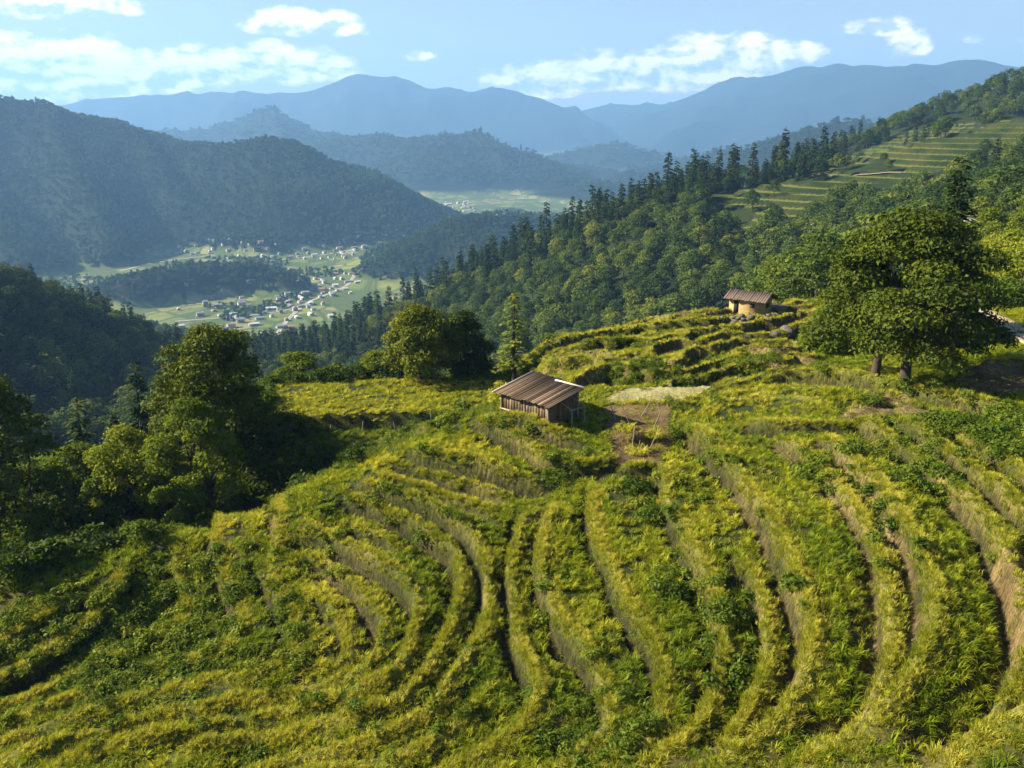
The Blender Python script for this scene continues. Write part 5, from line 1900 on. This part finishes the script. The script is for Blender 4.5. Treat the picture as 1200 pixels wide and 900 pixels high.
# leaning bean poles on the bare plot
for k, (u, v) in enumerate(((722, 492), (738, 500), (752, 488), (765, 505), (776, 493), (741, 520), (760, 527))):
    p = hit_base(u, v)
    a, b = tube([(0, 0, -.2), (.1, .05, .8), (.25, .1, 1.5)], [.035, .03, .02], 6)
    o = obj('bean_pole', mesh_from('bean_pole', a, [(b, 0, None)], [MAT['pole']]), None, (p[0], p[1], put(float(p[0]), float(p[1]))))
    o.rotation_euler = (gh.normal() * .3, gh.normal() * .3, gh.uniform(0, 6))
    tag(o, 'thin leaning pole stuck in the bare brown plot', 'pole', 'poles on the bare brown plot')
# low heaps of cut stalks on the bare plot
for k, (u, v, s, lb) in enumerate(((733, 508, .8, 'upper left heap of dry stalks on the bare brown plot'), (768, 512, .7, 'right heap of dry stalks on the bare brown plot'), (748, 531, .9, 'lowest heap of dry stalks on the bare brown plot'))):
    p = hit_base(u, v)
    V, F, Lf = blades(gh, 120, .9, .05, s * .7, 2.2)
    o = obj('straw_heap', mesh_from('straw_heap', V, [(F, 0, Lf)], [MAT['dry']]), None, (p[0], p[1], put(float(p[0]), float(p[1]))))
    o['tint'] = .75
    tag(o, lb, 'straw heap')

# ---- the valley settlements
CLUST = [  # photo centre, half spread, count, pale share, what it is
    (385, 333, 46, 13, 24, .6, 'tight cluster of houses in the middle of the valley fields'),
    (330, 286, 120, 16, 95, .5, 'long hamlet at the foot of the wooded mountain'),
    (430, 283, 60, 9, 34, .6, 'roadside hamlet near the low wooded hill'),
    (215, 292, 70, 5, 16, .4, 'scattered houses at the left end of the hamlet'),
    (300, 366, 110, 38, 66, .4, 'scattered farmsteads among the nearer valley fields'),
    (350, 350, 40, 12, 18, .6, 'scattered farmsteads right of the valley groves'),
    (322, 408, 14, 8, 8, .4, 'houses just behind the tall rounded tree'),
    (530, 243, 40, 7, 26, .6, 'far village beyond the low wooded hill'),
    (500, 318, 44, 7, 16, .5, 'houses by the bright field under the ridge'),
    (700, 208, 90, 9, 26, .8, 'tiny pale houses in the hazy far valley'),
]
gv = np.random.default_rng(91)
hv_ = []
for k in range(6):
    L, W, H, R = ((12, 8, 5, 2.4), (16, 8, 4, 2.2), (10, 8, 6, 2.6), (20, 10, 4.5, 2.0), (9, 7, 4, 2.2), (14, 9, 6.5, 2.6))[k]
    hx, hy = L / 2, W / 2
    V = np.array([(-hx, -hy, -3), (hx, -hy, -3), (hx, hy, -3), (-hx, hy, -3), (-hx, -hy, H), (hx, -hy, H), (hx, hy, H), (-hx, hy, H), (-hx, 0, H + R), (hx, 0, H + R)])
    Q = np.array([(0, 1, 5, 4), (2, 3, 7, 6), (1, 2, 6, 5), (3, 0, 4, 7)]); T = np.array([(5, 6, 9), (7, 4, 8)])
    o_ = .7; sl = R / hy
    RV = np.array([(-hx - o_, -hy - o_, H - o_ * sl + .25), (hx + o_, -hy - o_, H - o_ * sl + .25), (hx + o_, 0, H + R + .25), (-hx - o_, 0, H + R + .25), (hx + o_, hy + o_, H - o_ * sl + .25), (-hx - o_, hy + o_, H - o_ * sl + .25)])
    RF = np.array([(0, 1, 2, 3), (3, 2, 4, 5)])
    hv_.append(join([(V, Q, 0, None), (V, T, 0, None), (RV, RF, 1, None)]))
WALLS = [simple_material("village_wall_pale", (.30, .29, .26), (.46, .45, .41), .2, .8, None, 0), simple_material("village_wall_brown", (.20, .16, .12), (.30, .25, .20), .2, .9, None, 0)]
ROOFS = [simple_material("village_roof_pale", (.28, .29, .31), (.44, .45, .47), .1, .6, None, 0), simple_material("village_roof_slate", (.10, .11, .13), (.19, .20, .22), .1, .7, None, 0), simple_material("village_roof_brown", (.16, .10, .075), (.24, .16, .12), .1, .8, None, 0)]
hmesh = {}
for u, v, du, dv, n, pale, what in CLUST:
    done = []
    for k in range(n * 4):
        if len(done) >= n: break
        uu = u + du * gv.uniform(-1, 1) * gv.uniform(.3, 1); vv = v + dv * gv.uniform(-1, 1)
        dx, dy, dz = (float(q) for q in ray(uu, vv))
        r = (FLOOR + 2) / dz
        x, y = dx * r, dy * r
        z = put(x, y)
        if z > FLOOR + 22: continue
        if any((x - a) ** 2 + (y - b) ** 2 < 17 ** 2 for a, b in done): continue
        done.append((x, y))
        kk = int(gv.integers(6)); wm = 0 if gv.uniform() < pale + .2 else 1; rm = 0 if gv.uniform() < pale * .5 else (1 if gv.uniform() < .6 else 2)
        key = (kk, wm, rm)
        if key not in hmesh:
            hmesh[key] = mesh_from('house', hv_[kk][0], hv_[kk][1], [WALLS[wm], ROOFS[rm]])
        o = obj('house', hmesh[key], None, (x, y, z))
        o.rotation_euler = (0, 0, .5 + (math.pi / 2) * int(gv.integers(2)) + gv.normal() * .15)
        q = gv.uniform(.42, .75) * (1.4 if r > 3000 else 1.0)
        o.scale = (q, q, q)
        tag(o, ('pale-roofed' if rm == 0 else ('slate-roofed' if rm == 1 else 'brown-roofed')) + ' house of the ' + what, 'house', ('pale' if rm == 0 else ('slate' if rm == 1 else 'brown')) + ' roofs of the ' + what)
